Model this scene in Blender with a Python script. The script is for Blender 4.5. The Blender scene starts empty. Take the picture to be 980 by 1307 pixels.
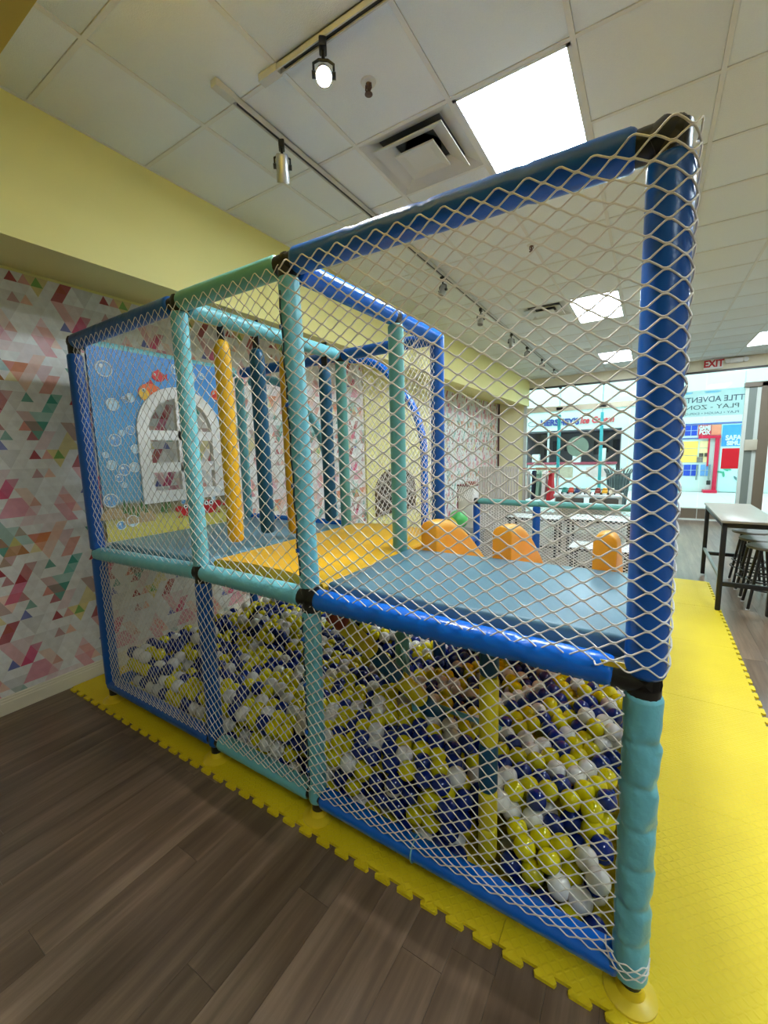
import bpy, math, random
import numpy as np
from mathutils import Vector, Matrix
random.seed(7); RNG = np.random.RandomState(11)
PI = math.pi
SC = bpy.context.scene
COL = SC.collection

# ---------------------------------------------------------------- camera
cam_d = bpy.data.cameras.new('camera'); cam = bpy.data.objects.new('camera', cam_d); COL.objects.link(cam)
_R = Vector((0.84653197, 0.53173177, -0.02539583)); _U = Vector((-0.05259868, 0.13102079, 0.9899833)); _F = Vector((-0.52973296, 0.83671672, -0.13888168))
cam.matrix_world = Matrix(((_R.x, _U.x, -_F.x, 0), (_R.y, _U.y, -_F.y, 0), (_R.z, _U.z, -_F.z, 1.725), (0, 0, 0, 1)))
cam_d.sensor_fit = 'HORIZONTAL'; cam_d.sensor_width = 36.0; cam_d.lens = 36.0 * 535.156 / 980.0
cam_d.clip_start = 0.05; cam_d.clip_end = 200
SC.camera = cam
# ---------------------------------------------------------------- world, exposure, lamp levels
w = bpy.data.worlds.new('world'); SC.world = w; w.use_nodes = True
w.node_tree.nodes['Background'].inputs[0].default_value = (0.86, 0.95, 1.0, 1)
w.node_tree.nodes['Background'].inputs[1].default_value = 0.5
SC.view_settings.view_transform = 'Standard'; SC.view_settings.look = 'None'
SC.view_settings.exposure = 1.92; SC.view_settings.gamma = 1.0
SC.view_settings.use_curve_mapping = False
CEIL_LIGHT = 9.0       # the fluorescent troffers in the ceiling
MALL_LIGHT = 1.15      # the skylight strips of the mall outside
SPOT_W = 40.0          # the one lit track spot

# ---------------------------------------------------------------- materials
MATS = {}
def N(nt, typ, **kw):
    n = nt.nodes.new(typ)
    for k, v in kw.items():
        if k.startswith('i_'):
            key = k[2:]; key = int(key) if key.isdigit() else key
            n.inputs[key].default_value = v
        else: setattr(n, k, v)
    return n
def L(nt, a, ao, b, bi): nt.links.new(a.outputs[ao], b.inputs[bi])
def rgba(c): return (c[0], c[1], c[2], 1)
def s2l(r, g, b):
    f = lambda v: (v/255/12.92 if v/255 <= .04045 else ((v/255+.055)/1.055)**2.4)
    return (f(r), f(g), f(b))
def mat(name, col, rough=.5, var=.06, scale=8, bump=0., bscale=60, spec=.5, metal=0, coat=0, emit=0, trans=0, stretch=None, sss=0):
    if name in MATS: return MATS[name]
    m = bpy.data.materials.new(name); m.use_nodes = True; MATS[name] = m
    nt = m.node_tree; b = nt.nodes['Principled BSDF']
    b.inputs['Roughness'].default_value = rough; b.inputs['Metallic'].default_value = metal
    b.inputs['Specular IOR Level'].default_value = spec; b.inputs['Coat Weight'].default_value = coat
    b.inputs['Coat Roughness'].default_value = .12
    tc = N(nt, 'ShaderNodeTexCoord'); src = tc; so = 'Object'
    if stretch:
        mp = N(nt, 'ShaderNodeMapping'); mp.inputs['Scale'].default_value = stretch; L(nt, tc, 'Object', mp, 0); src = mp; so = 0
    nz = N(nt, 'ShaderNodeTexNoise', i_Scale=scale, i_Detail=4.); L(nt, src, so, nz, 'Vector')
    mx = N(nt, 'ShaderNodeMix', data_type='RGBA')
    mx.inputs[6].default_value = rgba([max(0, c*(1-var)) for c in col]); mx.inputs[7].default_value = rgba([min(1, c*(1+var)) for c in col])
    L(nt, nz, 0, mx, 0); L(nt, mx, 2, b, 'Base Color')
    if bump:
        n2 = N(nt, 'ShaderNodeTexNoise', i_Scale=bscale, i_Detail=3.); L(nt, src, so, n2, 'Vector')
        bp = N(nt, 'ShaderNodeBump', i_Strength=bump, i_Distance=.01); L(nt, n2, 0, bp, 'Height'); L(nt, bp, 0, b, 'Normal')
    if emit:
        b.inputs['Emission Color'].default_value = rgba(col); b.inputs['Emission Strength'].default_value = emit
    if trans:
        tr = N(nt, 'ShaderNodeBsdfTranslucent'); L(nt, mx, 2, tr, 0)
        ms = N(nt, 'ShaderNodeMixShader'); ms.inputs[0].default_value = trans
        L(nt, b, 0, ms, 1); L(nt, tr, 0, ms, 2); L(nt, ms, 0, nt.nodes['Material Output'], 0)
    if sss:
        b.inputs['Subsurface Weight'].default_value = sss; b.inputs['Subsurface Radius'].default_value = (.02, .02, .02)
    return m
def glass_mat(name, tint, refl=.08, film=0, filmcol=(1, 1, 1)):
    m = bpy.data.materials.new(name); m.use_nodes = True; nt = m.node_tree; MATS[name] = m
    nt.nodes.remove(nt.nodes['Principled BSDF'])
    t = N(nt, 'ShaderNodeBsdfTransparent'); t.inputs[0].default_value = rgba(tint)
    g = N(nt, 'ShaderNodeBsdfGlossy', i_Roughness=.02); fr = N(nt, 'ShaderNodeFresnel', i_IOR=1.35)
    ms = N(nt, 'ShaderNodeMixShader'); L(nt, fr, 0, ms, 0); L(nt, t, 0, ms, 1); L(nt, g, 0, ms, 2); last = ms
    if film:
        d = N(nt, 'ShaderNodeBsdfTranslucent'); d.inputs[0].default_value = rgba(filmcol)
        d2 = N(nt, 'ShaderNodeBsdfDiffuse'); d2.inputs[0].default_value = rgba(filmcol)
        a = N(nt, 'ShaderNodeMixShader'); a.inputs[0].default_value = .4; L(nt, d, 0, a, 1); L(nt, d2, 0, a, 2)
        m2 = N(nt, 'ShaderNodeMixShader'); m2.inputs[0].default_value = film; L(nt, ms, 0, m2, 1); L(nt, a, 0, m2, 2); last = m2
    L(nt, last, 0, nt.nodes['Material Output'], 0)
    return m
def wood_floor_mat():
    m = bpy.data.materials.new('vinyl_plank'); m.use_nodes = True; nt = m.node_tree; b = nt.nodes['Principled BSDF']
    tc = N(nt, 'ShaderNodeTexCoord'); oi = N(nt, 'ShaderNodeObjectInfo')
    ad = N(nt, 'ShaderNodeVectorMath', operation='SCALE'); ad.inputs[0].default_value = (37, 53, 11); L(nt, oi, 'Random', ad, 'Scale')
    a2 = N(nt, 'ShaderNodeVectorMath', operation='ADD'); L(nt, tc, 'Object', a2, 0); L(nt, ad, 0, a2, 1)
    mp = N(nt, 'ShaderNodeMapping'); mp.inputs['Scale'].default_value = (26, 1.6, 1); L(nt, a2, 0, mp, 0)
    n1 = N(nt, 'ShaderNodeTexNoise', i_Scale=1.0, i_Detail=6., i_Roughness=.62); L(nt, mp, 0, n1, 'Vector')
    mp2 = N(nt, 'ShaderNodeMapping'); mp2.inputs['Scale'].default_value = (9, .9, 1); L(nt, a2, 0, mp2, 0)
    n2 = N(nt, 'ShaderNodeTexNoise', i_Scale=.8, i_Detail=3.); L(nt, mp2, 0, n2, 'Vector')
    r1 = N(nt, 'ShaderNodeValToRGB'); e = r1.color_ramp.elements
    e[0].position = .3; e[0].color = rgba(s2l(82, 64, 49)); e[1].position = .72; e[1].color = rgba(s2l(154, 131, 110))
    q = r1.color_ramp.elements.new(.5); q.color = rgba(s2l(114, 93, 75))
    mx = N(nt, 'ShaderNodeMix', data_type='FLOAT'); mx.inputs[0].default_value = .5
    L(nt, n1, 0, mx, 2); L(nt, n2, 0, mx, 3); L(nt, mx, 0, r1, 0)
    hv = N(nt, 'ShaderNodeHueSaturation'); mr = N(nt, 'ShaderNodeMapRange'); mr.inputs[3].default_value = .80; mr.inputs[4].default_value = 1.2
    L(nt, oi, 'Random', mr, 0); L(nt, mr, 0, hv, 'Value'); L(nt, r1, 0, hv, 'Color'); L(nt, hv, 0, b, 'Base Color')
    b.inputs['Roughness'].default_value = .3; b.inputs['Specular IOR Level'].default_value = .55
    bp = N(nt, 'ShaderNodeBump', i_Strength=.12, i_Distance=.004); L(nt, n1, 0, bp, 'Height'); L(nt, bp, 0, b, 'Normal')
    MATS['vinyl_plank'] = m; return m
def mat_foam():
    m = bpy.data.materials.new('yellow_foam_mat'); m.use_nodes = True; nt = m.node_tree; b = nt.nodes['Principled BSDF']
    geo = N(nt, 'ShaderNodeNewGeometry'); sp = N(nt, 'ShaderNodeSeparateXYZ'); L(nt, geo, 'Position', sp, 0)
    def M(op, a, b_=None):
        n = N(nt, 'ShaderNodeMath', operation=op)
        for i, v in enumerate((a, b_)):
            if v is None: continue
            if isinstance(v, (int, float)): n.inputs[i].default_value = v
            else: L(nt, v, 0 if not isinstance(v, tuple) else 0, n, i)
        return n
    class O:  # wrap the separate outputs
        pass
    def sep(i):
        n = N(nt, 'ShaderNodeMath', operation='MULTIPLY'); nt.links.new(sp.outputs[i], n.inputs[0]); n.inputs[1].default_value = 1/.022; return n
    u, v = sep(0), sep(1)
    fu, fv = M('SUBTRACT', M('FRACT', u), .5), M('SUBTRACT', M('FRACT', v), .5)
    par = M('MODULO', M('ABSOLUTE', M('ADD', M('FLOOR', u), M('FLOOR', v))), 2.0)
    a = M('ABSOLUTE', M('ADD', fu, fv)); c = M('ABSOLUTE', M('SUBTRACT', fu, fv))
    d = N(nt, 'ShaderNodeMix', data_type='FLOAT'); L(nt, par, 0, d, 0); L(nt, a, 0, d, 2); L(nt, c, 0, d, 3)
    e = N(nt, 'ShaderNodeMix', data_type='FLOAT'); L(nt, par, 0, e, 0); L(nt, c, 0, e, 2); L(nt, a, 0, e, 3)
    h1 = N(nt, 'ShaderNodeMapRange'); L(nt, d, 0, h1, 0); h1.inputs[1].default_value = .08; h1.inputs[2].default_value = .3; h1.inputs[3].default_value = 1; h1.inputs[4].default_value = 0
    h2 = N(nt, 'ShaderNodeMapRange'); L(nt, e, 0, h2, 0); h2.inputs[1].default_value = .5; h2.inputs[2].default_value = .8; h2.inputs[3].default_value = 1; h2.inputs[4].default_value = 0
    h = M('MULTIPLY', h1, h2)
    bp = N(nt, 'ShaderNodeBump', i_Strength=.5, i_Distance=.003); L(nt, h, 0, bp, 'Height'); L(nt, bp, 0, b, 'Normal')
    nz = N(nt, 'ShaderNodeTexNoise', i_Scale=3., i_Detail=5.); L(nt, geo, 'Position', nz, 'Vector')
    mx = N(nt, 'ShaderNodeMix', data_type='RGBA'); mx.inputs[6].default_value = rgba(s2l(220, 190, 16)); mx.inputs[7].default_value = rgba(s2l(238, 211, 34))
    L(nt, nz, 0, mx, 0); L(nt, mx, 2, b, 'Base Color')
    b.inputs['Roughness'].default_value = .5; b.inputs['Specular IOR Level'].default_value = .35
    MATS['yellow_foam_mat'] = m; return m
def attr_mat(name, rough=.4, spec=.5):
    m = bpy.data.materials.new(name); m.use_nodes = True; nt = m.node_tree; b = nt.nodes['Principled BSDF']
    at = N(nt, 'ShaderNodeVertexColor', layer_name='Col'); tc = N(nt, 'ShaderNodeTexCoord')
    nz = N(nt, 'ShaderNodeTexNoise', i_Scale=22., i_Detail=5.); L(nt, tc, 'Object', nz, 'Vector')
    mr = N(nt, 'ShaderNodeMapRange'); mr.inputs[1].default_value = .3; mr.inputs[2].default_value = .7; mr.inputs[3].default_value = .92; mr.inputs[4].default_value = 1.04; L(nt, nz, 0, mr, 0)
    mu = N(nt, 'ShaderNodeMix', data_type='RGBA', blend_type='MULTIPLY'); mu.inputs[0].default_value = 1; L(nt, at, 0, mu, 6); L(nt, mr, 0, mu, 7)
    L(nt, mu, 2, b, 'Base Color'); b.inputs['Roughness'].default_value = rough; b.inputs['Specular IOR Level'].default_value = spec
    n2 = N(nt, 'ShaderNodeTexNoise', i_Scale=5., i_Detail=2.); L(nt, tc, 'Object', n2, 'Vector')
    bp = N(nt, 'ShaderNodeBump', i_Strength=.15, i_Distance=.02); L(nt, n2, 0, bp, 'Height'); L(nt, bp, 0, b, 'Normal')
    MATS[name] = m; return m

VBLUE = mat('blue_vinyl', s2l(6, 84, 172), .3, .08, 6, .25, 26, .5)
VBLUE2 = mat('bright_blue_vinyl', s2l(6, 104, 212), .22, .06, 6, .45, 16, .55)
VNAVY = mat('deep_blue_vinyl', s2l(16, 78, 112), .38, .08, 6, .12, 22, .4)
VTEAL = mat('teal_vinyl', s2l(112, 188, 202), .32, .07, 7, .6, 20, .5)
VTEALD = mat('sea_green_vinyl', s2l(100, 168, 164), .36, .07, 7, .2, 28, .5)
VPAD = mat('pale_blue_vinyl', s2l(104, 150, 172), .42, .04, 4, .06, 14, .4)
VYEL = mat('yellow_vinyl', s2l(226, 172, 26), .42, .06, 5, .1, 18, .4)
BLACKP = mat('black_plastic', (.012, .012, .012), .35, .2, 10, .1, 40)
METAL = mat('brushed_metal', (.55, .55, .55), .35, .1, 12, 0, 60, .5, .9)
NETM = mat('white_net_cord', s2l(236, 230, 224), .6, .05, 40, .1, 200, .3)
WHITEP = mat('white_paint', (.78, .78, .76), .5, .04, 6, .05, 40)
YFLANGE = mat('yellow_plastic', s2l(225, 195, 40), .35, .05)
BALLM = [mat('yellow_ball', s2l(226, 212, 14), .14, .05, 10, 0, 60, .5, coat=.2, sss=.15), mat('white_ball', s2l(232, 230, 226), .14, .03, 10, 0, 60, .5, coat=.2, sss=.15), mat('navy_ball', s2l(18, 42, 124), .13, .08, 10, 0, 60, .5, coat=.2)]
CEILM = mat('ceiling_tile_fissured', s2l(238, 241, 240), .9, .03, 140, .3, 240, .2)
GRIDM = mat('ceiling_grid', s2l(230, 228, 221), .6, .03)
YWALL = mat('yellow_wall_paint', s2l(238, 229, 150), .55, .03, 3, .04, 60, .4)
CREAM = mat('cream_paint', s2l(228, 220, 196), .6, .03)
BASEB = mat('cream_gloss_trim', s2l(226, 216, 192), .35, .03)
PLANKM = wood_floor_mat(); FOAM = mat_foam()
SLIDE = mat('orange_slide_plastic', s2l(246, 188, 60), .3, .05, 5, 0, 60, .5, trans=.4)
GLASS = glass_mat('storefront_glass', (.80, .95, .94))

# ---------------------------------------------------------------- mesh building
class MB:
    def __init__(s): s.v = []; s.f = []; s.mi = []; s.m = 0
    def add(s, vs, fs):
        o = len(s.v); s.v += [tuple(p) for p in vs]; s.f += [tuple(i+o for i in f) for f in fs]; s.mi += [s.m]*len(fs); return s
    def box(s, c, d, rz=0, ry=0, rx=0):
        hx, hy, hz = d[0]/2, d[1]/2, d[2]/2
        vs = [Vector((x, y, z)) for x in (-hx, hx) for y in (-hy, hy) for z in (-hz, hz)]
        if rz or ry or rx:
            M = Matrix.Rotation(rz, 3, 'Z') @ Matrix.Rotation(ry, 3, 'Y') @ Matrix.Rotation(rx, 3, 'X'); vs = [M @ v for v in vs]
        return s.add([v + Vector(c) for v in vs], [(0, 1, 3, 2), (4, 6, 7, 5), (0, 4, 5, 1), (2, 3, 7, 6), (0, 2, 6, 4), (1, 5, 7, 3)])
    def bb(s, x0, x1, y0, y1, z0, z1): return s.box(((x0+x1)/2, (y0+y1)/2, (z0+z1)/2), (abs(x1-x0), abs(y1-y0), abs(z1-z0)))
    def rbox(s, c, d, r=.02, seg=3, rz=0):
        # box with rounded vertical + horizontal edges: stacked rounded-rectangle rings
        hx, hy, hz = d[0]/2, d[1]/2, d[2]/2; r = min(r, hx*.99, hy*.99, hz*.99)
        rings = []
        for k in range(seg+1):
            a = PI/2*k/seg; rings.append((-hz + r*(1-math.sin(a)), r*(1-math.cos(a))))
        rings = [(z, i) for z, i in rings]; rings = [(-hz + r - r*math.sin(PI/2*(seg-k)/seg), r - r*math.cos(PI/2*(seg-k)/seg)) for k in range(seg+1)]
        rings = rings + [(-z, i) for z, i in rings[::-1]]
        n = 4*(seg+1); base = []; cz, sz = math.cos(rz), math.sin(rz)
        vs = []
        for z, ins in rings:
            for q, (sx, sy) in enumerate(((1, 1), (-1, 1), (-1, -1), (1, -1))):
                for k in range(seg+1):
                    a = PI/2*(q + k/seg); rr = r - ins
                    x = sx*(hx-r) + rr*math.cos(a); y = sy*(hy-r) + rr*math.sin(a)
                    vs.append((c[0]+x*cz-y*sz, c[1]+x*sz+y*cz, c[2]+z))
        fs = []
        for k in range(len(rings)-1):
            for i in range(n): fs.append((k*n+i, k*n+(i+1) % n, (k+1)*n+(i+1) % n, (k+1)*n+i))
        fs.append(tuple(range(n))[::-1]); fs.append(tuple((len(rings)-1)*n+i for i in range(n)))
        return s.add(vs, fs)
    def tube(s, pts, r, n=12, caps=True, closed=False):
        pts = [Vector(p) for p in pts]; m = len(pts); rr = r if hasattr(r, '__len__') else [r]*m
        T = []
        for i in range(m):
            a = pts[i-1] if (i > 0 or closed) else pts[i]; b = pts[(i+1) % m] if (i < m-1 or closed) else pts[i]; t = (b-a); T.append(t.normalized() if t.length > 1e-9 else Vector((0, 0, 1)))
        ref = Vector((0, 0, 1)) if abs(T[0].z) < .9 else Vector((1, 0, 0)); u = T[0].cross(ref).normalized()
        vs = []
        for i in range(m):
            u = (u - T[i]*u.dot(T[i])).normalized(); v = T[i].cross(u)
            for k in range(n):
                a = 2*PI*k/n; ri = rr[i] if not hasattr(rr[i], '__len__') else rr[i][k]
                vs.append(pts[i] + (u*math.cos(a) + v*math.sin(a))*ri)
        fs = []
        for i in range(m if closed else m-1):
            j = (i+1) % m
            for k in range(n): fs.append((i*n+k, i*n+(k+1) % n, j*n+(k+1) % n, j*n+k))
        if caps and not closed: fs.append(tuple(range(n))[::-1]); fs.append(tuple((m-1)*n+k for k in range(n)))
        return s.add(vs, fs)
    def lathe(s, c, prof, n=24, axis='Z'):
        vs = []; m = len(prof)
        for (r, h) in prof:
            for k in range(n):
                a = 2*PI*k/n; x, y = r*math.cos(a), r*math.sin(a)
                p = {'Z': (x, y, h), 'Y': (x, h, y), 'X': (h, x, y)}[axis]
                vs.append((c[0]+p[0], c[1]+p[1], c[2]+p[2]))
        fs = [(i*n+k, i*n+(k+1) % n, (i+1)*n+(k+1) % n, (i+1)*n+k) for i in range(m-1) for k in range(n)]
        fs.append(tuple(range(n))[::-1]); fs.append(tuple((m-1)*n+k for k in range(n)))
        return s.add(vs, fs)
    def prism(s, poly, fn, d):
        # poly: 2d outline; fn(u, v, w) -> 3d; thickness along w from 0 to d
        n = len(poly); vs = [fn(u, v, 0) for u, v in poly] + [fn(u, v, d) for u, v in poly]
        return s.add(vs, [tuple(range(n))[::-1], tuple(range(n, 2*n))] + [(i, (i+1) % n, n+(i+1) % n, n+i) for i in range(n)])
    def mesh(s, name, mats, smooth=False):
        me = bpy.data.meshes.new(name); me.from_pydata(s.v, [], s.f)
        for m_ in (mats if isinstance(mats, (list, tuple)) else [mats]): me.materials.append(m_)
        if any(s.mi): me.polygons.foreach_set('material_index', s.mi)
        if smooth: smooth_mesh(me, smooth if smooth is not True else 40)
        me.update(); return me
    def build(s, name, mats, parent=None, smooth=False, **kw): return link(name, s.mesh(name, mats, smooth), parent, **kw)
def smooth_mesh(me, deg=40):
    import bmesh
    bm = bmesh.new(); bm.from_mesh(me); bmesh.ops.recalc_face_normals(bm, faces=bm.faces); lim = math.radians(deg)
    for f in bm.faces: f.smooth = True
    for e in bm.edges:
        if len(e.link_faces) == 2 and e.calc_face_angle(0) > lim: e.smooth = False
    bm.to_mesh(me); bm.free()
def link(name, me, parent=None, loc=None, label=None, cat=None, group=None, kind=None):
    o = bpy.data.objects.new(name, me); COL.objects.link(o)
    if parent: o.parent = parent
    if loc: o.location = loc
    if label: o['label'] = label
    if cat: o['category'] = cat
    if group: o['group'] = group
    if kind: o['kind'] = kind
    return o
def thing(name, label, cat, loc=(0, 0, 0), group=None, rz=0):
    o = link(name, None, None, loc, label, cat, group); o.rotation_euler = (0, 0, rz); return o
def copy_tree(o, parent=None):
    c = o.copy(); COL.objects.link(c)
    if parent: c.parent = parent
    for ch in list(o.children): copy_tree(ch, c)
    return c
def text_mesh(txt, size, depth=.004, font_scale_x=1.0, align='CENTER', bold=0.0, shear=0.0):
    cu = bpy.data.curves.new('t', 'FONT'); cu.body = txt; cu.size = size; cu.extrude = depth/2; cu.align_x = align; cu.align_y = 'CENTER'; cu.offset = bold; cu.shear = shear
    o = bpy.data.objects.new('t', cu); COL.objects.link(o)
    dg = bpy.context.evaluated_depsgraph_get(); me = bpy.data.meshes.new_from_object(o.evaluated_get(dg))
    bpy.data.objects.remove(o); bpy.data.curves.remove(cu)
    if font_scale_x != 1:
        for v in me.vertices: v.co.x *= font_scale_x
    return me
def text_obj(name, txt, size, m, parent, loc, face='-Y', fit=None, **kw):
    me = text_mesh(txt, size, **kw)
    if fit:
        xs_ = [v.co.x for v in me.vertices]; k_ = fit/(max(xs_)-min(xs_)); c_ = (max(xs_)+min(xs_))/2
        for v in me.vertices: v.co.x = (v.co.x-c_)*k_
    me.materials.clear(); me.materials.append(m)
    # face -Y: reads from the -Y side; face +Y: reads from the +Y side (mirrored when seen from inside)
    M = Matrix.Rotation(PI/2, 4, 'X')
    if face == '+Y': M = Matrix.Rotation(PI, 4, 'Z') @ M
    me.transform(M); o = link(name, me, parent); o.location = loc; return o

# ================================================================ SETTING
XW, ZC, XS, YS, XR, YB = -3.69, 3.578, -2.838, 11.97, 4.6, -5.0
G = .61; GX, GY = -2.838, 1.12
# ---- floor with planks
floor = MB().bb(XW-.15, XR, YB, YS, -.12, -.006).build('floor', mat('floor_underlay', (.02, .017, .015), .9), kind='structure')
PWID = .152; PLEN = 1.22
pm = MB().bb(-PWID/2+.0006, PWID/2-.0006, -PLEN/2+.0006, PLEN/2-.0006, -.006, 0).mesh('plank', PLANKM)
def plank(x, y):
    o = link('plank', pm, floor); o.location = (x, y, 0)
cnt = 0
ncol = int((XR-XW)/PWID)
for i in range(ncol):
    x = XW + PWID*(i+.5); off = random.random()*PLEN
    y = YB + off - PLEN
    while y < YS:
        yc = y + PLEN/2
        y += PLEN
        # keep single planks where the photo shows bare floor, near the camera; the rest lies under the mats or far away
        near = (-3.7 < x < .3 and -.2 < yc < 1.9) or (.55 < x < 2.3 and 2.2 < yc < 7.5)
        if near: plank(x, yc); cnt += 1
# the remaining floor: the same planks joined
mb = MB()
random.seed(7)
for i in range(ncol):
    x = XW + PWID*(i+.5); off = random.random()*PLEN; y = YB + off - PLEN
    while y < YS:
        yc = y + PLEN/2; y += PLEN
        near = (-3.7 < x < .3 and -.2 < yc < 1.9) or (.55 < x < 2.3 and 2.2 < yc < 7.5)
        if not near:
            y0 = max(yc-PLEN/2+.0006, YB); y1 = min(yc+PLEN/2-.0006, YS)
            if y1 > y0: mb.bb(x-PWID/2+.0006, x+PWID/2-.0006, y0, y1, -.006, 0)
mb.build('plank_field', PLANKM, floor, kind='stuff')

# ---- ceiling
ceiling = MB().bb(XW-.15, XR, YB, YS+.1, ZC+.05, ZC+.2).build('ceiling', mat('plenum_dark', (.1, .1, .1), .9), kind='structure')
LX0 = GX+3*G; LY = [GY+2*G, GY+8*G, GY+14*G]
lights = []     # (i, j) of the cells taken by 2x4 troffers
for c in (3, 7):
    for j in (2, 8, 14): lights.append((c, j))
lights.append((7, -4))
vents = [(2, 2), (2, 8)]
taken = set(vents)
for i, j in lights: taken |= {(i, j), (i, j+1)}
tm = MB()
hw = G/2-.0125
tm.rbox((0, 0, .0135), (2*hw, 2*hw, .022), .003, 2)
tm = tm.mesh('ceiling_tile', CEILM, 40)
i0, i1 = 0, int((XR-GX)/G)
j0, j1 = -10, int((YS-GY)/G)
ntile = 0
for i in range(i0, i1+1):
    for j in range(j0, j1+1):
        if (i, j) in taken: continue
        x, y = GX+(i+.5)*G, GY+(j+.5)*G
        if x > XR or y > YS or (j < -1 and (i, j) not in taken and False): continue
        o = link('ceiling_tile', tm, ceiling); o.location = (x, y, ZC); o.rotation_euler = (0, 0, PI/2*random.randrange(4)); ntile += 1
for i in range(i0, i1+2):
    x = GX+i*G
    MB().bb(x-.012, x+.012, YB, YS, ZC-.0015, ZC+.012).build('grid_bar', GRIDM, ceiling)
lit_pairs = {(i, j+1) for i, j in lights}      # cross lines that a 2x4 panel covers
for j in range(j0, j1+2):
    y = GY+j*G; m_ = MB(); run = None
    for i in range(i0, i1+2):
        if i <= i1 and (i, j) not in lit_pairs: run = i if run is None else run
        elif run is not None: m_.bb(GX+run*G, min(GX+i*G, XR), y-.011, y+.011, ZC-.001, ZC+.011); run = None
    m_.build('grid_bar', GRIDM, ceiling)

# ---- walls
# wallpaper: triangle print on the left wall
TB, TH = .072, .066
PC, PR = 8, 18
PAL = [s2l(168, 16, 40), s2l(216, 48, 112), s2l(228, 140, 150), s2l(218, 92, 40), s2l(238, 188, 164), s2l(24, 144, 122), s2l(110, 184, 172), s2l(92, 172, 80), s2l(226, 202, 84), s2l(172, 88, 40), s2l(72, 84, 176), s2l(226, 190, 194), s2l(204, 200, 198), s2l(188, 104, 104)]
BASEC = [s2l(236, 234, 232), s2l(234, 231, 229), s2l(238, 236, 235), s2l(232, 228, 226)]
prs = random.Random(21)
shapes = []   # (row, col, kind, size, colour, alpha): up/down triangles and slanted bands
def shp(r, c, k, n, col, a): shapes.append((r, c + (.5 if r % 2 else 0), k, n, col, a))
# a repeat block laid out after the print: bands of slanted bars, small diamonds, big pale triangles
shp(0, 1, 'u', 1, 0, .9); shp(0, 3, 'd', 2, 8, .7); shp(0, 3, 'u', 1, 7, .8); shp(0, 5, 'r', 2, 0, .85); shp(0, 5, 'u', 1, 9, .5); shp(0, 2, 'u', 1, 3, .6)
shp(2, 4, 'l', 3, 2, .6); shp(3, 6, 'r', 2, 1, .85); shp(4, 5, 'u', 1, 10, .85); shp(2, 1, 'u', 1, 13, .9); shp(2, 2, 'd', 1, 4, .9)
shp(5, 0, 'u', 1, 13, .8); shp(5, 6, 'r', 2, 1, .6); shp(5, 7, 'u', 2, 1, .6); shp(5, 2, 'l', 2, 4, .8); shp(6, 3, 'd', 2, 2, .7)
shp(7, 4, 'l', 3, 5, .55); shp(7, 3, 'd', 1, 2, .8); shp(8, 7, 'u', 1, 3, .8); shp(9, 0, 'r', 2, 8, .6); shp(9, 0, 'd', 2, 3, .75)
shp(9, 4, 'l', 2, 5, .85); shp(9, 6, 'u', 2, 8, .7); shp(10, 7, 'u', 1, 9, .8); shp(9, 2, 'd', 2, 11, .8); shp(9, 5, 'd', 1, 3, .5)
shp(12, 1, 'u', 1, 5, .8); shp(12, 3, 'r', 2, 6, .8); shp(12, 3, 'd', 1, 5, .8); shp(12, 5, 'u', 1, 0, .95); shp(13, 5, 'd', 1, 0, .7); shp(12, 7, 'r', 2, 13, .9); shp(13, 6, 'u', 1, 0, .8)
shp(14, 2, 'd', 2, 6, .6); shp(15, 0, 'u', 1, 3, .7); shp(15, 1, 'd', 2, 5, .8); shp(15, 3, 'l', 2, 9, .85); shp(15, 5, 'd', 2, 4, .7); shp(16, 7, 'd', 1, 5, .7); shp(15, 6, 'd', 1, 13, .8)
for r_, c_, k_, n_, p_, a_ in ((0, 7, 'd', 2, 12, .5), (2, 0, 'd', 4, 12, .35), (2, 6, 'd', 2, 11, .5), (4, 3, 'u', 2, 2, .45), (4, 7, 'l', 2, 4, .5), (6, 0, 'r', 2, 11, .6), (6, 5, 'd', 2, 12, .6), (7, 1, 'd', 3, 11, .4),
        (8, 2, 'r', 2, 4, .7), (8, 6, 'l', 2, 6, .5), (10, 1, 'd', 2, 4, .6), (10, 3, 'r', 2, 3, .6), (11, 5, 'd', 1, 7, .6), (10, 6, 'r', 2, 13, .6), (12, 0, 'd', 2, 12, .4), (13, 2, 'd', 1, 6, .7), (14, 4, 'u', 4, 12, .45), (14, 0, 'l', 2, 13, .5), (14, 6, 'r', 2, 1, .75), (16, 4, 'u', 2, 8, .6), (16, 2, 'r', 2, 11, .6), (16, 1, 'u', 1, 0, .8), (17, 6, 'u', 1, 10, .8)):
    shp(r_, c_, k_, n_, p_, a_)
def shape_has(sh, r, c):
    # r, c: continuous row (down) and column (skewless x in units of TB) of a unit triangle's centroid
    r0, c0, k, n, _, _ = sh; dr = r - r0
    if not (0 <= dr < n): return False
    dc = c - c0
    if k == 'u': return abs(dc) < dr/2 + .0
    if k == 'd': return abs(dc) < (n-dr)/2
    if k == 'r': return 0 <= dc + dr/2 < 1       # leans like /
    if k == 'l': return 0 <= dc - dr/2 < 1       # leans like \
def tri_colour(row, x):
    base = BASEC[(int(row)*7 + int(x*2)*3) % 4]
    # large pale triangles in the ground
    col = list(base)
    rr, xx = row % PR, x % PC
    for sh in shapes:
        for wr in (0, PR):
            for wc in (0, PC, -PC):
                if shape_has(sh, rr+wr, xx+wc):
                    p = PAL[sh[4]]; a = sh[5]; col = [col[q]*(1-a) + p[q]*a for q in range(3)]
    return col
CTAB = {}
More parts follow.
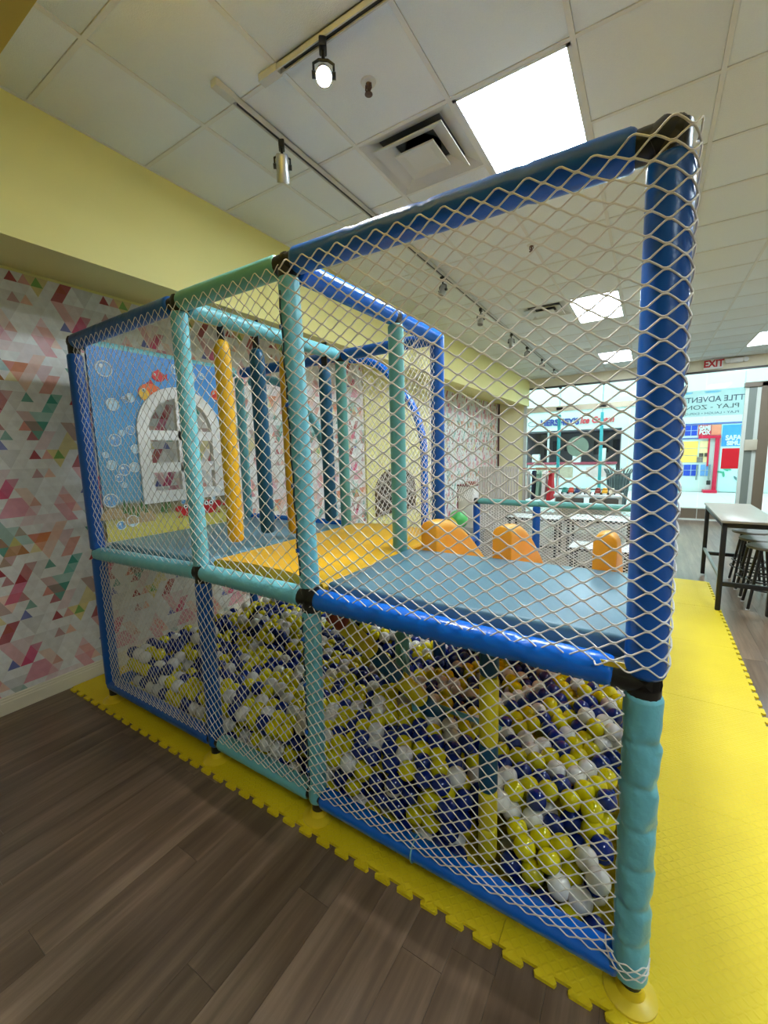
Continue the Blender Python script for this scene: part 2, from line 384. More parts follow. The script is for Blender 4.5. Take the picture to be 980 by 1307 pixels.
def wallpaper(name, y0, y1, z0, z1, parent):
    # plane x = XW, subdivided in the print's own triangles; columns run along y
    vs, fs, cs = [], [], []
    nr = int(math.ceil((z1-z0)/TH))
    c0, c1 = int(math.floor(y0/TB))-1, int(math.ceil(y1/TB))+1
    for r in range(nr):
        zt = z1 - r*TH; zb = max(z1-(r+1)*TH, z0); fr = (zt-zb)/TH
        for c in range(c0, c1+1):
            for up in (0, 1):
                if up: P = [(c-.5, zb), (c+.5, zb), (c, zt)]; cr, cx = r+.667, c
                else: P = [(c, zt), (c+1, zt), (c+.5, zb)]; cr, cx = r+.333, c+.5
                if r % 2: P = [(a+.5, b) for a, b in P]; cx += .5
                Y = [min(max(a*TB, y0), y1) for a, b in P]
                if max(Y)-min(Y) < 1e-6: continue
                key = (round(cr % PR, 3), round(cx % PC, 3), int(cx) % 4)
                if key not in CTAB: CTAB[key] = tri_colour(cr, cx)
                o = len(vs); vs += [(XW, Y[q], P[q][1]) for q in range(3)]; fs.append((o, o+1, o+2) if not up else (o, o+1, o+2)); cs.append(CTAB[key])
    me = bpy.data.meshes.new(name); me.from_pydata(vs, [], fs)
    ca = me.color_attributes.new('Col', 'FLOAT_COLOR', 'CORNER')
    arr = np.ones((len(fs)*3, 4), np.float32); arr[:, :3] = np.repeat(np.array(cs, np.float32), 3, axis=0); ca.data.foreach_set('color', arr.ravel())
    me.materials.append(attr_mat(name + '_print', .33, .5)); me.flip_normals()
    return link(name, me, parent)
wall_left = MB().bb(XW-.15, XW-.001, YB, YS, 0, ZC).build('wall_left', YWALL, kind='structure')
ZW = 3.0
wallpaper('wallpaper_sheet', .3, 5.32, .09, ZW, wall_left)
wallpaper('wallpaper_sheet', 7.5, YS-.02, .09, ZW, wall_left)
# yellow stretch of wall with the arched niche between the two papered stretches
MB().bb(XW-.001, XW+.03, 5.32, 7.5, 0, ZW).build('yellow_wall_panel', YWALL, wall_left)
# soffit over the left wall
mb = MB(); poly = [(XW, ZC), (XS, ZC), (XS, 2.877), (XW, ZW+.02)]
mb.prism(poly, lambda u, v, t: (u, YB+t, v), YS-YB); mb.build('wall_soffit', YWALL, kind='structure')
# bulkhead overhead near the camera (its far lower edge shows in the top left corner)
MB().bb(XW, XR, .3, .6, 2.9, ZC+.05).build('wall_bulkhead', mat('ochre_paint', s2l(214, 186, 78), .6, .05), kind='structure')
MB().bb(XW-.15, XR, YB-.15, YB, 0, ZC).build('wall_back', YWALL, kind='structure')
MB().bb(XR, XR+.15, YB, YS, 0, ZC).build('wall_right', mat('offwhite_wall', s2l(224, 220, 206), .6), kind='structure')
# baseboard with a moulded profile
prof = [(0, 0), (.018, 0), (.018, .082), (.014, .088), (.014, .1), (.009, .106), (.009, .116), (.004, .122), (0, .122)]
MB().prism(prof, lambda u, v, t: (XW+u, YB+t, v), 5.3-YB).build('baseboard_left', BASEB, kind='structure')
MB().prism(prof, lambda u, v, t: (XW+u, 7.5+t, v), YS-7.5).build('baseboard_left', BASEB, kind='structure')

# ---- storefront end wall
wall_front = MB().bb(XW, XR, YS, YS+.16, 3.34, ZC+.05).build('wall_front', CREAM, kind='structure')
MB().bb(XW, -2.96, YS, YS+.16, 0, 3.34).build('wall_return', mat('lit_yellow_paint', s2l(244, 238, 190), .6), wall_front)  # yellow wall paint, its colour made paler for the light by the storefront
MB().bb(XW, XR, YS-.02, YS+.02, 3.30, 3.345).build('header_trim', mat('dark_bronze', (.06, .055, .05), .4), wall_front)
MB().bb(XW+.01, XW+.05, YS-.03, YS, 0, ZW).build('corner_strip', mat('dark_red_strip', s2l(70, 26, 34), .5), wall_front)
FRW = mat('pale_aluminium', s2l(214, 222, 216), .4, .03); TEALST = mat('teal_strip', s2l(70, 196, 204), .45)
BRZ = mat('bronze_aluminium', s2l(120, 108, 92), .4, .05); GREYF = mat('grey_aluminium', s2l(128, 138, 132), .35, .05)
win1 = link('window_1', None, None, (0, 0, 0), kind='structure')
xs = [-2.90, -2.06, -1.06, .34]
for a, b in zip(xs[:-1], xs[1:]):
    MB().bb(a+.012, b-.012, YS+.03, YS+.042, .02, 2.70).build('pane', GLASS, win1)
    MB().bb(a+.012, b-.012, YS+.03, YS+.042, 2.83, 3.32).build('transom_pane', GLASS, win1)
MB().bb(-2.96, .4, YS, YS+.06, 2.70, 2.83).build('transom_bar', CREAM, win1)
MB().bb(-2.97, -2.89, YS-.02, YS+.08, 0, 3.34).build('window_frame', FRW, win1)
MB().bb(.33, .40, YS-.02, YS+.08, 0, 3.34).build('window_frame', FRW, win1)
for x in (-2.06, -1.06):
    MB().bb(x-.036, x+.036, YS-.03, YS+.03, 0, 2.6).build('teal_post', TEALST, win1)
    MB().tube([(x, YS+.03, 2.6), (x, YS+.03, 3.32)], .008, 8).build('joint_rod', TEALST, win1)
    MB().rbox((x, YS+.03, 2.76), (.16, .1, .07), .01, 2).build('patch_fitting', BLACKP, win1)
    MB().rbox((x, YS+.03, 3.3), (.07, .08, .07), .01, 2).build('patch_fitting', BLACKP, win1)
win2 = link('window_2', None, None, (0, 0, 0), kind='structure')
for a, b in ((.40, .98), (.985, 1.66)): MB().bb(a, b, YS+.03, YS+.042, .28, 3.30).build('pane', GLASS, win2)
MB().bb(.40, .98, YS, YS+.07, .04, .27).build('kick_panel', BRZ, win2)
MB().bb(.99, 1.66, YS, YS+.07, .04, .27).build('kick_panel', BRZ, win2)
MB().bb(.40, 1.66, YS-.01, YS+.08, 0, .04).build('window_sill', FRW, win2)
MB().bb(.40, 1.66, YS-.01, YS+.075, .27, .295).build('window_sill', FRW, win2)
MB().bb(.975, .992, YS+.0, YS+.07, 0, .28).build('kick_joint', FRW, win2)
door1 = link('door_1', None, None, (0, 0, 0), kind='structure')
MB().bb(1.66, 1.72, YS-.02, YS+.08, 0, 2.97).build('door_frame', FRW, door1)
MB().bb(1.72, 1.85, YS-.02, YS+.08, 0, 2.97).build('door_frame', GREYF, door1)
MB().bb(1.85, 1.92, YS-.01, YS+.05, 0, 2.92).build('door_frame', FRW, door1)
MB().bb(1.92, 2.10, YS-.06, YS+.08, 0, 3.0).build('door_stile', BRZ, door1)
MB().bb(1.64, 3.4, YS-.06, YS+.08, 2.92, 3.02).build('door_head', BRZ, door1)
MB().bb(2.12, 3.0, YS, YS+.012, .03, 2.9).build('pane', GLASS, door1)
MB().bb(1.64, XR, YS+.03, YS+.042, 3.02, 3.32).build('transom_pane', GLASS, door1)
MB().bb(3.0, 3.4, YS-.05, YS+.08, 0, 2.92).build('door_stile', BRZ, door1)
MB().bb(3.4, XR, YS, YS+.16, 0, 3.02).build('wall_return', CREAM, wall_front)
# window sign: frosted film with lettering that reads from the mall side
film = thing('window_sign', 'frosted window sign with grey lettering reading from outside, on the right shop window', 'sign', (1.0, YS+.02, 2.65))
FILM = glass_mat('frosted_film', (.9, .97, .97), film=.5, filmcol=(.62, .78, .80))
MB().bb(-.59, .655, -.002, .002, -.29, .285).build('film', FILM, film)
LET = mat('slate_letters', s2l(60, 74, 92), .6); LETD = mat('dark_letters', s2l(40, 56, 60), .6)
for cx, w_ in ((-.38, .13), (.1, .15)):
    pts = [(cx + w_*math.cos(a), .25 + (.035 if math.sin(a) < 0 else .012)*math.sin(a)) for a in np.linspace(0, 2*PI, 18)[:-1]]
    MB().prism(pts, lambda u, v, t: (u, -.006+t, v), .003).build('cloud_mark', mat('sky_blue_film', s2l(120, 200, 232), .6), film)
text_obj('lettering', 'LITTLE ADVENTURES', .17, LET, film, (.02, -.004, .075), '+Y', fit=1.5, bold=.002, depth=.003)
text_obj('lettering', 'PLAY - ZONE', .135, LETD, film, (.06, -.004, -.09), '+Y', fit=1.03, depth=.003)
text_obj('lettering', 'PLAY \u2022 LAUGH \u2022 EXPLORE', .07, LET, film, (.05, -.004, -.225), '+Y', fit=1.06, depth=.003)
MB().bb(-.15, .15, -.006, .006, -.22, .23).build('paper_sheet', mat('red_paper', s2l(226, 22, 44), .5), None, loc=(1.5, YS-.0, 1.41), label='plain red sheet of paper taped on the glass by the door', cat='poster')
MB().rbox((0, 0, 0), (.21, .05, .23), .012, 2).build('door_card_reader', mat('beige_plastic', s2l(196, 190, 170), .5), None, 40, loc=(1.82, YS-.045, 1.7), label='square beige plate fixed to the grey door frame', cat='plate')
MB().lathe((0, 0, 0), [(.0, -.004), (.26, -.004), (.26, .004), (0, .004)], 32, 'Y').build('window_sticker', glass_mat('green_film', (.6, .7, .62), film=.75, filmcol=(.5, .6, .52)), None, loc=(-1.6, YS+.012, 1.77), label='round grey-green sticker on the left shop window', cat='sticker')
# exit sign and emergency light on the header
ex = thing('exit_sign', 'white exit sign with red letters on the header over the shop window', 'sign', (1.07, YS-.05, 3.47))
MB().rbox((0, 0, 0), (.33, .07, .21), .01, 2).build('sign_box', WHITEP, ex, 40)
text_obj('lettering', 'EXIT', .2, mat('exit_red', s2l(190, 30, 36), .4), ex, (0, -.038, 0), '-Y', bold=.008, font_scale_x=.85)
em = thing('emergency_light', 'small white emergency light unit beside the red exit sign', 'lamp', (1.46, YS-.05, 3.5))
MB().rbox((0, 0, 0), (.22, .08, .1), .02, 3).build('housing', WHITEP, em, 40)
for s in (-1, 1): MB().lathe((s*.15, -.02, .0), [(.0, -.04), (.045, -.04), (.05, 0), (.03, .04), (0, .04)], 16, 'Y').build('lamp_head', WHITEP, em, 40)

# ---- the mall outside
MF = mat('mall_tile', s2l(206, 212, 212), .3, .04)
mall_floor = MB().bb(-16, 16, YS+.08, 24, -.1, -.004).build('mall_floor', mat('mall_grout', s2l(150, 160, 160), .8), kind='structure')
tmsh = MB().bb(-.6, .6, -.6, .6, -.004, 0).mesh('floor_tile', MF)
tmsh2 = bpy.data.meshes.new
for i in range(-6, 5):
    for j in range(6):
        o = link('floor_tile', tmsh, mall_floor); o.location = (i*1.206+.3, YS+.7+j*1.206, 0)
mall_ceiling = MB().bb(-16, 16, YS+.16, 24, 5.6, 5.8).build('ceiling_mall', WHITEP, kind='structure')
for k in range(4):
    MB().bb(-14, 14, YS+1.0+k*1.9, YS+2.2+k*1.9, 5.56, 5.6).build('skylight_strip', mat('skylight_glow', (1, 1, 1), .5, 0, emit=MALL_LIGHT), mall_ceiling)
MW = mat('mall_white', s2l(208, 222, 218), .6, .02)
FY = 19.5
facade = MB().bb(-16, 16, FY, FY+.3, 2.5, 5.6).build('wall_mall_facade', MW, kind='structure')
MB().bb(-16, -4.8, FY, FY+.3, 0, 2.5).build('facade_pier', MW, facade)
MB().bb(-1.0, .85, FY, FY+.3, 0, 2.5).build('facade_pier', MW, facade)
MB().bb(3.05, 16, FY, FY+.3, 0, 2.5).build('facade_pier', MW, facade)
MB().bb(-4.85, -.4, FY-.06, FY, 3.3, 3.42).build('facade_moulding', MW, facade)
for x in (-.75, -.1): MB().bb(x-.02, x+.02, FY-.03, FY, .2, 3.2).build('door_casing', CREAM, facade)
# ice cream parlour
ic = thing('ice_cream_shop', 'ice cream shop front across the mall with blue and red lettering', 'shop', (-2.9, FY, 0))
MB().bb(-1.9, 1.9, 3.0, 3.1, 0, 2.5).build('back_wall', mat('shop_grey', s2l(150, 140, 148), .6, .2, 3), ic)
MB().bb(-1.9, 1.9, .3, 3.0, 2.44, 2.5).build('shop_ceiling', mat('shop_grey_dark', s2l(128, 122, 130), .7), ic)
MB().bb(-1.9, -1.85, .3, 3.0, 0, 2.5).build('side_wall', mat('shop_grey', (0, 0, 0)), ic); MB().bb(1.85, 1.9, .3, 3.0, 0, 2.5).build('side_wall', mat('shop_grey', (0, 0, 0)), ic)
MB().rbox((.05, -.1, .55), (3.4, .5, 1.0), .03, 2).build('counter', MW, ic, 40)
MB().rbox((.05, -.12, 1.1), (3.5, .6, .09), .02, 2).build('counter_top', mat('maroon_laminate', s2l(150, 62, 78), .4), ic, 40)
MB().bb(-1.3, .2, -.365, -.35, .5, .95).build('counter_picture', mat('tan_mosaic', s2l(176, 160, 138), .5, .35, 18), ic)
MB().bb(.7, 1.5, -.365, -.35, .55, .95).build('counter_picture', mat('pink_mosaic', s2l(206, 180, 176), .5, .3, 18), ic)
for x, h_, w_ in ((-1.35, .35, .3), (1.25, .55, .25), (.3, 1.5, .3)): MB().rbox((x, -.1, 1.15+h_/2 if h_ < 1 else .8), (w_, .3, h_), .02, 2).build('display_case' if h_ < 1 else 'white_pillar', MW, ic, 40)
for k, x in enumerate((-1.5, -1.1, -.55, .75, 1.1, 1.55)): MB().bb(x-.14, x+.14, 2.95, 2.99, 1.4+.1*(k % 3), 2.0+.1*(k % 2)).build('menu_board', mat('menu_dark', s2l(74, 66, 80), .5, .4, 9), ic)
MB().bb(-.98, -.9, .3, .42, 0, 2.44).build('shop_post', MW, ic)
text_obj('lettering', "HERSHEY'S", .36, mat('navy_letters', s2l(28, 52, 138), .5), ic, (-.45, -.05, 2.83), '-Y', bold=.012, font_scale_x=.9, depth=.03)
text_obj('lettering', 'Ice Cream', .36, mat('red_letters', s2l(206, 40, 60), .5), ic, (.98, -.05, 2.85), '-Y', bold=.008, font_scale_x=.82, shear=.25, depth=.03)
ov = MB(); ov.tube([(-1.55+.19*math.cos(a), -.04, 2.82+.1*math.sin(a)) for a in np.linspace(0, 2*PI, 25)[:-1]], .012, 6, closed=True); ov.build('oval_logo', LET, ic, True)
# arcade front with blue and amber tiles
ar = thing('arcade_front', 'shop front across the mall with blue and amber tiles and a red door frame', 'shop', (2.0, FY, 0))
BT = mat('blue_tile', s2l(42, 74, 190), .3, .1, 4); AT = mat('amber_tile', s2l(250, 200, 100), .4, .06, 4); LB = mat('light_blue_tile', s2l(110, 160, 220), .3, .1, 5)
MB().bb(-1.15, 1.05, .0, .1, 0, 2.5).build('back_board', MW, ar)
def tiles(x0, x1, z0, z1, nx, nz, m):
    dx, dz = (x1-x0)/nx, (z1-z0)/nz
    me = MB().bb(-dx/2+.012, dx/2-.012, -.02, 0, -dz/2+.012, dz/2-.012).mesh('tile', m)
    for i in range(nx):
        for j in range(nz): o = link('tile', me, ar); o.location = (x0+(i+.5)*dx, 0, z0+(j+.5)*dz)
tiles(-1.14, -.56, 2.07, 2.46, 3, 2, BT); tiles(-1.14, -.44, .58, 1.02, 3, 2, BT); tiles(-1.14, -.5, 1.08, 1.88, 1, 3, AT); tiles(-.48, -.16, 1.08, 1.88, 1, 3, mat('pale_amber_tile', s2l(240, 214, 160), .4)); tiles(-.4, -.08, .58, 1.02, 2, 2, LB)
MB().bb(-1.15, .95, -.03, 0, 2.46, 2.52).build('blue_band', mat('band_blue', s2l(92, 108, 170), .4), ar)
MB().bb(-1.15, -.5, -.03, 0, 1.95, 2.0).build('blue_band', mat('band_blue', s2l(92, 108, 170), .4), ar)
rf = MB(); rf.bb(-.02, .1, -.12, 0, 0.05, 2.05); rf.bb(-.52, .12, -.14, 0, 1.96, 2.06); rf.bb(-.3, .1, -.5, 0, .0, .09); rf.bb(-.22, -.17, -.06, 0, .95, 2.0)
rf.build('door_frame', mat('crimson_paint', s2l(206, 24, 66), .4), ar)
MB().bb(-.15, .12, -.03, 0, 2.08, 2.44).build('orange_panel', mat('terracotta', s2l(226, 140, 110), .5, .1), ar)
MB().bb(-.54, -.16, -.025, 0, 2.07, 2.45).build('sign_panel', mat('crimson_panel', s2l(200, 60, 80), .5), ar)
text_obj('lettering', 'GAME', .2, MW, ar, (-.35, -.04, 2.34), '-Y', bold=.012, font_scale_x=.62); text_obj('lettering', 'BOX', .2, MW, ar, (-.35, -.04, 2.17), '-Y', bold=.012, font_scale_x=.75)
for x in (-.4, -.24): MB().bb(x-.06, x+.06, -.05, -.02, 1.3, 1.43).build('small_notice', mat('dark_notice', (.06, .04, .03), .5), ar)
MB().bb(-.52, -.34, -.05, -.02, 1.09, 1.28).build('small_notice', mat('grey_notice', s2l(120, 112, 108), .5, .2, 20), ar)
for x in (-.5, -.14): MB().tube([(x, -.15, .45), (x, -.15, 1.0)], .03, 10).build('door_pull', GREYF, ar)
MB().rbox((-.14, -.2, .36), (.12, .1, .16), .02, 2).build('padlock', BLACKP, ar, 40)
MB().bb(.14, 1.0, -.03, 0, .02, 2.44).build('poster_board', mat('pale_aqua', s2l(196, 232, 230), .5), ar)
MB().bb(.16, .98, -.045, -.03, 1.66, 2.42).build('poster_sky', mat('poster_blue', s2l(64, 150, 222), .5, .25, 5), ar)
text_obj('lettering', 'SAFARI', .24, MW, ar, (.56, -.055, 1.95), '-Y', bold=.01, font_scale_x=.8); text_obj('lettering', 'SIMUL', .2, MW, ar, (.55, -.055, 1.76), '-Y', bold=.01, font_scale_x=.9)
pts = [(.82+.15*math.cos(a), 2.33+.08*math.sin(a)) for a in np.linspace(0, 2*PI, 17)[:-1]]; MB().prism(pts, lambda u, v, t: (u, -.055+t, v), .01).build('poster_pink_blob', mat('poster_pink', s2l(230, 90, 120), .5), ar)
prl = random.Random(5)
for cx, cz, n, col in ((.3, .75, 5, s2l(70, 170, 140)), (.8, .9, 5, s2l(60, 120, 140)), (.72, .35, 4, s2l(90, 120, 124)), (.55, 1.05, 4, s2l(120, 190, 180))):
    for q in range(n):
        x, z, a = cx+prl.uniform(-.12, .12), cz+prl.uniform(-.18, .18), prl.uniform(0, PI)
        pts = [(x+math.cos(a)*.11*math.cos(t)-math.sin(a)*.035*math.sin(t), z+math.sin(a)*.11*math.cos(t)+math.cos(a)*.035*math.sin(t)) for t in np.linspace(0, 2*PI, 11)[:-1]]
        MB().prism(pts, lambda u, v, t: (u, -.05-.001*q+t, v), .01).build('printed_leaf', mat('leaf_%d_%d' % (int(cx*100), int(cz*100)), col, .5), ar)
# litter basket in the mall
bk = thing('litter_basket', 'dark grey wire litter basket standing in the mall outside the window', 'basket', (-.75, 14.0, 0))
mb = MB()
for k in range(22):
    a = 2*PI*k/22; mb.tube([(.22*math.cos(a), .22*math.sin(a), .03), (.3*math.cos(a), .3*math.sin(a), .95), (.38*math.cos(a), .38*math.sin(a), 1.1)], .016, 5)
mb.build('wire_cage', mat('dark_steel', (.09, .09, .1), .4), bk)
mb = MB()
for r_, z_ in ((.22, .03), (.26, .5), (.3, .95)): mb.tube([(r_*math.cos(a), r_*math.sin(a), z_) for a in np.linspace(0, 2*PI, 25)[:-1]], .015, 6, closed=True)
mb.build('hoop', mat('dark_steel', (0, 0, 0)), bk); MB().lathe((0, 0, 0), [(.19, .02), (.25, .9), (.235, .9), (.18, .04)], 24).build('liner', mat('grey_liner', (.2, .2, .21), .6), bk, True)

# ================================================================ CEILING FIXTURES
li = 0
LLAB = {(3, 2): 'nearest lit ceiling panel, directly above the blue top rail', (3, 8): 'lit ceiling panel seen through the net, beside the far vent', (3, 14): 'small far lit ceiling panel near the left shop window', (7, 14): 'lit ceiling panel cut by the right picture edge near the exit sign'}
DIFF = mat('troffer_glow', (.84, .98, 1.06), .5, 0, emit=CEIL_LIGHT)
for (i, j) in lights:
    x, y = GX+(i+.5)*G, GY+(j+1)*G
    t = thing('ceiling_light', LLAB.get((i, j), 'lit ceiling panel over the right side of the room, outside the picture'), 'lamp', (x, y, ZC), 'recessed ceiling light panels')
    MB().bb(-G/2+.02, G/2-.02, -G+.02, G-.02, .006, .012).build('diffuser', DIFF, t)
    f = MB(); a, b = G/2-.012, G-.012
    f.bb(-a, a, -b, -b+.02, -.002, .03); f.bb(-a, a, b-.02, b, -.002, .03); f.bb(-a, -a+.02, -b, b, -.002, .03); f.bb(a-.02, a, -b, b, -.002, .03); f.build('frame', WHITEP, t)
for (i, j), lab in zip(vents, ('square stepped ceiling vent beside the nearest lit panel', 'far square ceiling vent beside the lit panel behind the net')):
    x, y = GX+(i+.5)*G, GY+(j+.5)*G
    t = thing('ceiling_vent', lab, 'vent', (x, y, ZC), 'ceiling air vents')
    def cone(r0, z0, r1, z1, th=.008):
        m_ = MB(); q = lambda r, z: [(r, r, z), (-r, r, z), (-r, -r, z), (r, -r, z)]
        vs = q(r0, z0)+q(r1, z1)+q(r1, z1+th)+q(r0, z0+th)
        fs = [(k*4+e, k*4+(e+1) % 4, ((k+1) % 4)*4+(e+1) % 4, ((k+1) % 4)*4+e) for k in range(4) for e in range(4)]
        return m_.add(vs, fs)
    VM = mat('vent_enamel', s2l(214, 212, 204), .45)
    cone(.293, .0, .205, .04).build('outer_cone', VM, t); cone(.225, -.02, .13, .03).build('middle_cone', VM, t)
    m_ = MB(); m_.add([(.13, .13, -.03), (-.13, .13, -.03), (-.13, -.13, -.03), (.13, -.13, -.03), (0, 0, -.002), (.13, .13, -.02), (-.13, .13, -.02), (-.13, -.13, -.02), (.13, -.13, -.02)], [(0, 1, 4), (1, 2, 4), (2, 3, 4), (3, 0, 4), (8, 7, 6, 5), (0, 5, 6, 1), (1, 6, 7, 2), (2, 7, 8, 3), (3, 8, 5, 0)]); m_.build('centre_plate', VM, t)
    MB().bb(-.29, .29, -.29, .29, .062, .07).build('backing_plate', VM, t); MB().lathe((0, 0, .0), [(0, .05), (.115, .05), (.115, .061), (0, .061)], 24).build('throat', mat('duct_dark', (.01, .01, .01), .9), t)
    MB().lathe((0, 0, 0), [(.0, -.012), (.008, -.012), (.008, 0), (0, 0)], 10).build('screw', METAL, t)
def track(name_lab, p0, p1):
    t = thing('track_rail', name_lab, 'light track', p0, 'ceiling light tracks'); d = Vector(p1)-Vector(p0); a = math.atan2(d.y, d.x); t.rotation_euler = (0, 0, a); ln = d.length
    m_ = MB(); m_.bb(0, ln, -.018, -.011, -.03, 0); m_.bb(0, ln, .011, .018, -.03, 0); m_.bb(0, ln, -.018, .018, -.006, 0); m_.build('channel', mat('track_white', s2l(206, 204, 196), .4), t)
    MB().bb(.05, ln, -.011, .011, -.022, -.006).build('conductor_slot', BLACKP, t); MB().bb(-.1, .02, -.021, .021, -.033, 0).build('end_feed', mat('track_white', (0, 0, 0)), t)
track('ceiling light track running across above the vent, nearest the top edge', (-1.62, 1.69, ZC-.004), (.2, 1.69, ZC-.004))
track('long ceiling light track running away along the yellow soffit', (-1.92, 1.66, ZC-.004), (-1.98, 11.2, ZC-.004))
def head(loc, rz, tilt, lab, lit=False):
    t = thing('track_spotlight', lab, 'spotlight', loc, 'track spotlights', rz)
    MB().rbox((0, 0, -.02), (.035, .06, .04), .006, 2).build('adapter', BLACKP, t, 40)
    MB().tube([(0, 0, -.04), (0, 0, -.075)], .008, 8).build('stem', BLACKP, t)
    yk = MB(); yk.tube([(-.045, 0, -.14), (-.045, 0, -.09), (-.02, 0, -.075), (.02, 0, -.075), (.045, 0, -.09), (.045, 0, -.14)], .006, 6); yk.build('yoke', BLACKP, t)
    M = Matrix.Translation((0, 0, -.135)) @ Matrix.Rotation(tilt, 4, 'X')
    can = MB().lathe((0, 0, 0), [(.0, .06), (.03, .06), (.036, .05), (.038, -.075), (.033, -.075), (.03, -.02), (0, -.02)], 20); can.v = [tuple(M @ Vector(v)) for v in can.v]
    can.build('lamp_can', METAL, t, 40)
    for s_ in (-1, 1): MB().lathe((s_*.045, 0, -.135), [(0, -.008), (.014, -.008), (.014, .008), (0, .008)], 12, 'X').build('pivot_knob', BLACKP, t, 40)
    bu = MB().lathe((0, 0, 0), [(0, -.018), (.03, -.02), (.033, -.046), (.02, -.052), (0, -.054)], 16); bu.v = [tuple(M @ Vector(v)) for v in bu.v]
    bu.build('bulb', mat('bulb_lit', (1, .97, .92), .4, 0, emit=90) if lit else mat('bulb_off', (.5, .5, .5), .2), t, 40)
    if lit:
        ld = bpy.data.lights.new('spot_lamp', 'SPOT'); ld.spot_size = 2.7; ld.spot_blend = .6; ld.energy = SPOT_W; ld.shadow_soft_size = .04; ld.color = (1, .95, .88)
        lo = bpy.data.objects.new('spot_lamp', ld); COL.objects.link(lo); lo.parent = t; lo.location = M @ Vector((0, 0, -.07)); lo.rotation_euler = (tilt, 0, 0)
head((-1.33, 1.69, ZC-.03), .667, -.85, 'lit track spotlight glaring at the top of the picture', True)
head((-1.925, 2.02, ZC-.03), .75, .55, 'unlit silver spotlight, the nearest on the long track')
for k, y in enumerate((4.35, 5.55, 7.0, 8.05, 9.3, 10.6)):
    head((-1.925-.005*y, y, ZC-.03), .4*((k*7) % 3)-.3, -.5+.15*(k % 3), ('first', 'second', 'third', 'fourth', 'fifth', 'farthest')[k]+' small dark spotlight seen through the net on the long track')
for (x, y, lab) in ((-1.30, 2.01, 'brass fire sprinkler head between the lit spotlight and the vent'), (-1.02, 4.25, 'small fire sprinkler head seen through the upper net'), (1.66, 10.2, 'far fire sprinkler head near the right lit panel')):
    t = thing('sprinkler_head', lab, 'sprinkler', (x, y, ZC), 'ceiling sprinklers')
    MB().lathe((0, 0, 0), [(0, -.008), (.036, -.006), (.04, 0), (0, .002)], 20).build('escutcheon', mat('white_enamel', s2l(224, 220, 208), .4), t, 40)
    m_ = MB(); m_.lathe((0, 0, 0), [(0, -.05), (.007, -.05), (.01, -.02), (.014, -.006), (0, -.006)], 12); m_.tube([(-.014, 0, -.008), (-.017, 0, -.03), (0, 0, -.052), (.017, 0, -.03), (.014, 0, -.008)], .004, 6); m_.lathe((0, 0, 0), [(0, -.058), (.02, -.056), (.02, -.053), (0, -.051)], 14)
    m_.build('brass_body', mat('aged_brass', s2l(110, 84, 70), .4, .1, 10, 0, 60, .5, .7), t, 40)

# ================================================================ FOAM FLOOR MAT
def toothed(p0, p1, out, pitch=.105, depth=.026, neck=.024, head_=.036):
    # points of a dovetail edge from p0 to p1 (p1 left out), teeth pointing along out
    p0, p1, out = Vector(p0), Vector(p1), Vector(out); d = p1-p0; n = max(1, round(d.length/pitch)); d = d/n; e = d.normalized(); pts = []
    for k in range(n):
        c = p0+d*(k+.5)
        pts += [c-e*neck, c-e*head_+out*depth*.55, c-e*head_*.85+out*depth, c+e*head_*.85+out*depth, c+e*head_+out*depth*.55, c+e*neck]
    return [p0]+pts
mat_root = thing('foam_floor_mat', 'yellow interlocking foam floor mat with diamond relief under the play structure', 'floor mat')
MX = [.69-1.05*k for k in range(4)]+[-3.655]; MY = [1.245+1.05*k for k in range(6)]
for a in range(4):
    x1, x0 = MX[a], MX[a+1]
    for b in range(5):
        if a >= 2 and b >= 2: continue
        if a == 1 and b >= 4: continue
        y0, y1 = MY[b], MY[b+1]; g = .0012; C = [(x0+g, y0+g), (x1-g, y0+g), (x1-g, y1-g), (x0+g, y1-g)]
        out = [None]*4
        if b == 0: out[0] = (0, -1)
        if a == 0: out[1] = (1, 0)
        pts = []
        for q in range(4):
            if out[q]: pts += toothed(C[q], C[(q+1) % 4], out[q])
            else: pts.append(Vector(C[q]))
        MB().prism([(p.x, p.y) for p in pts], lambda u, v, t: (u, v, .0005+t), .0125).build('foam_tile', FOAM, mat_root)

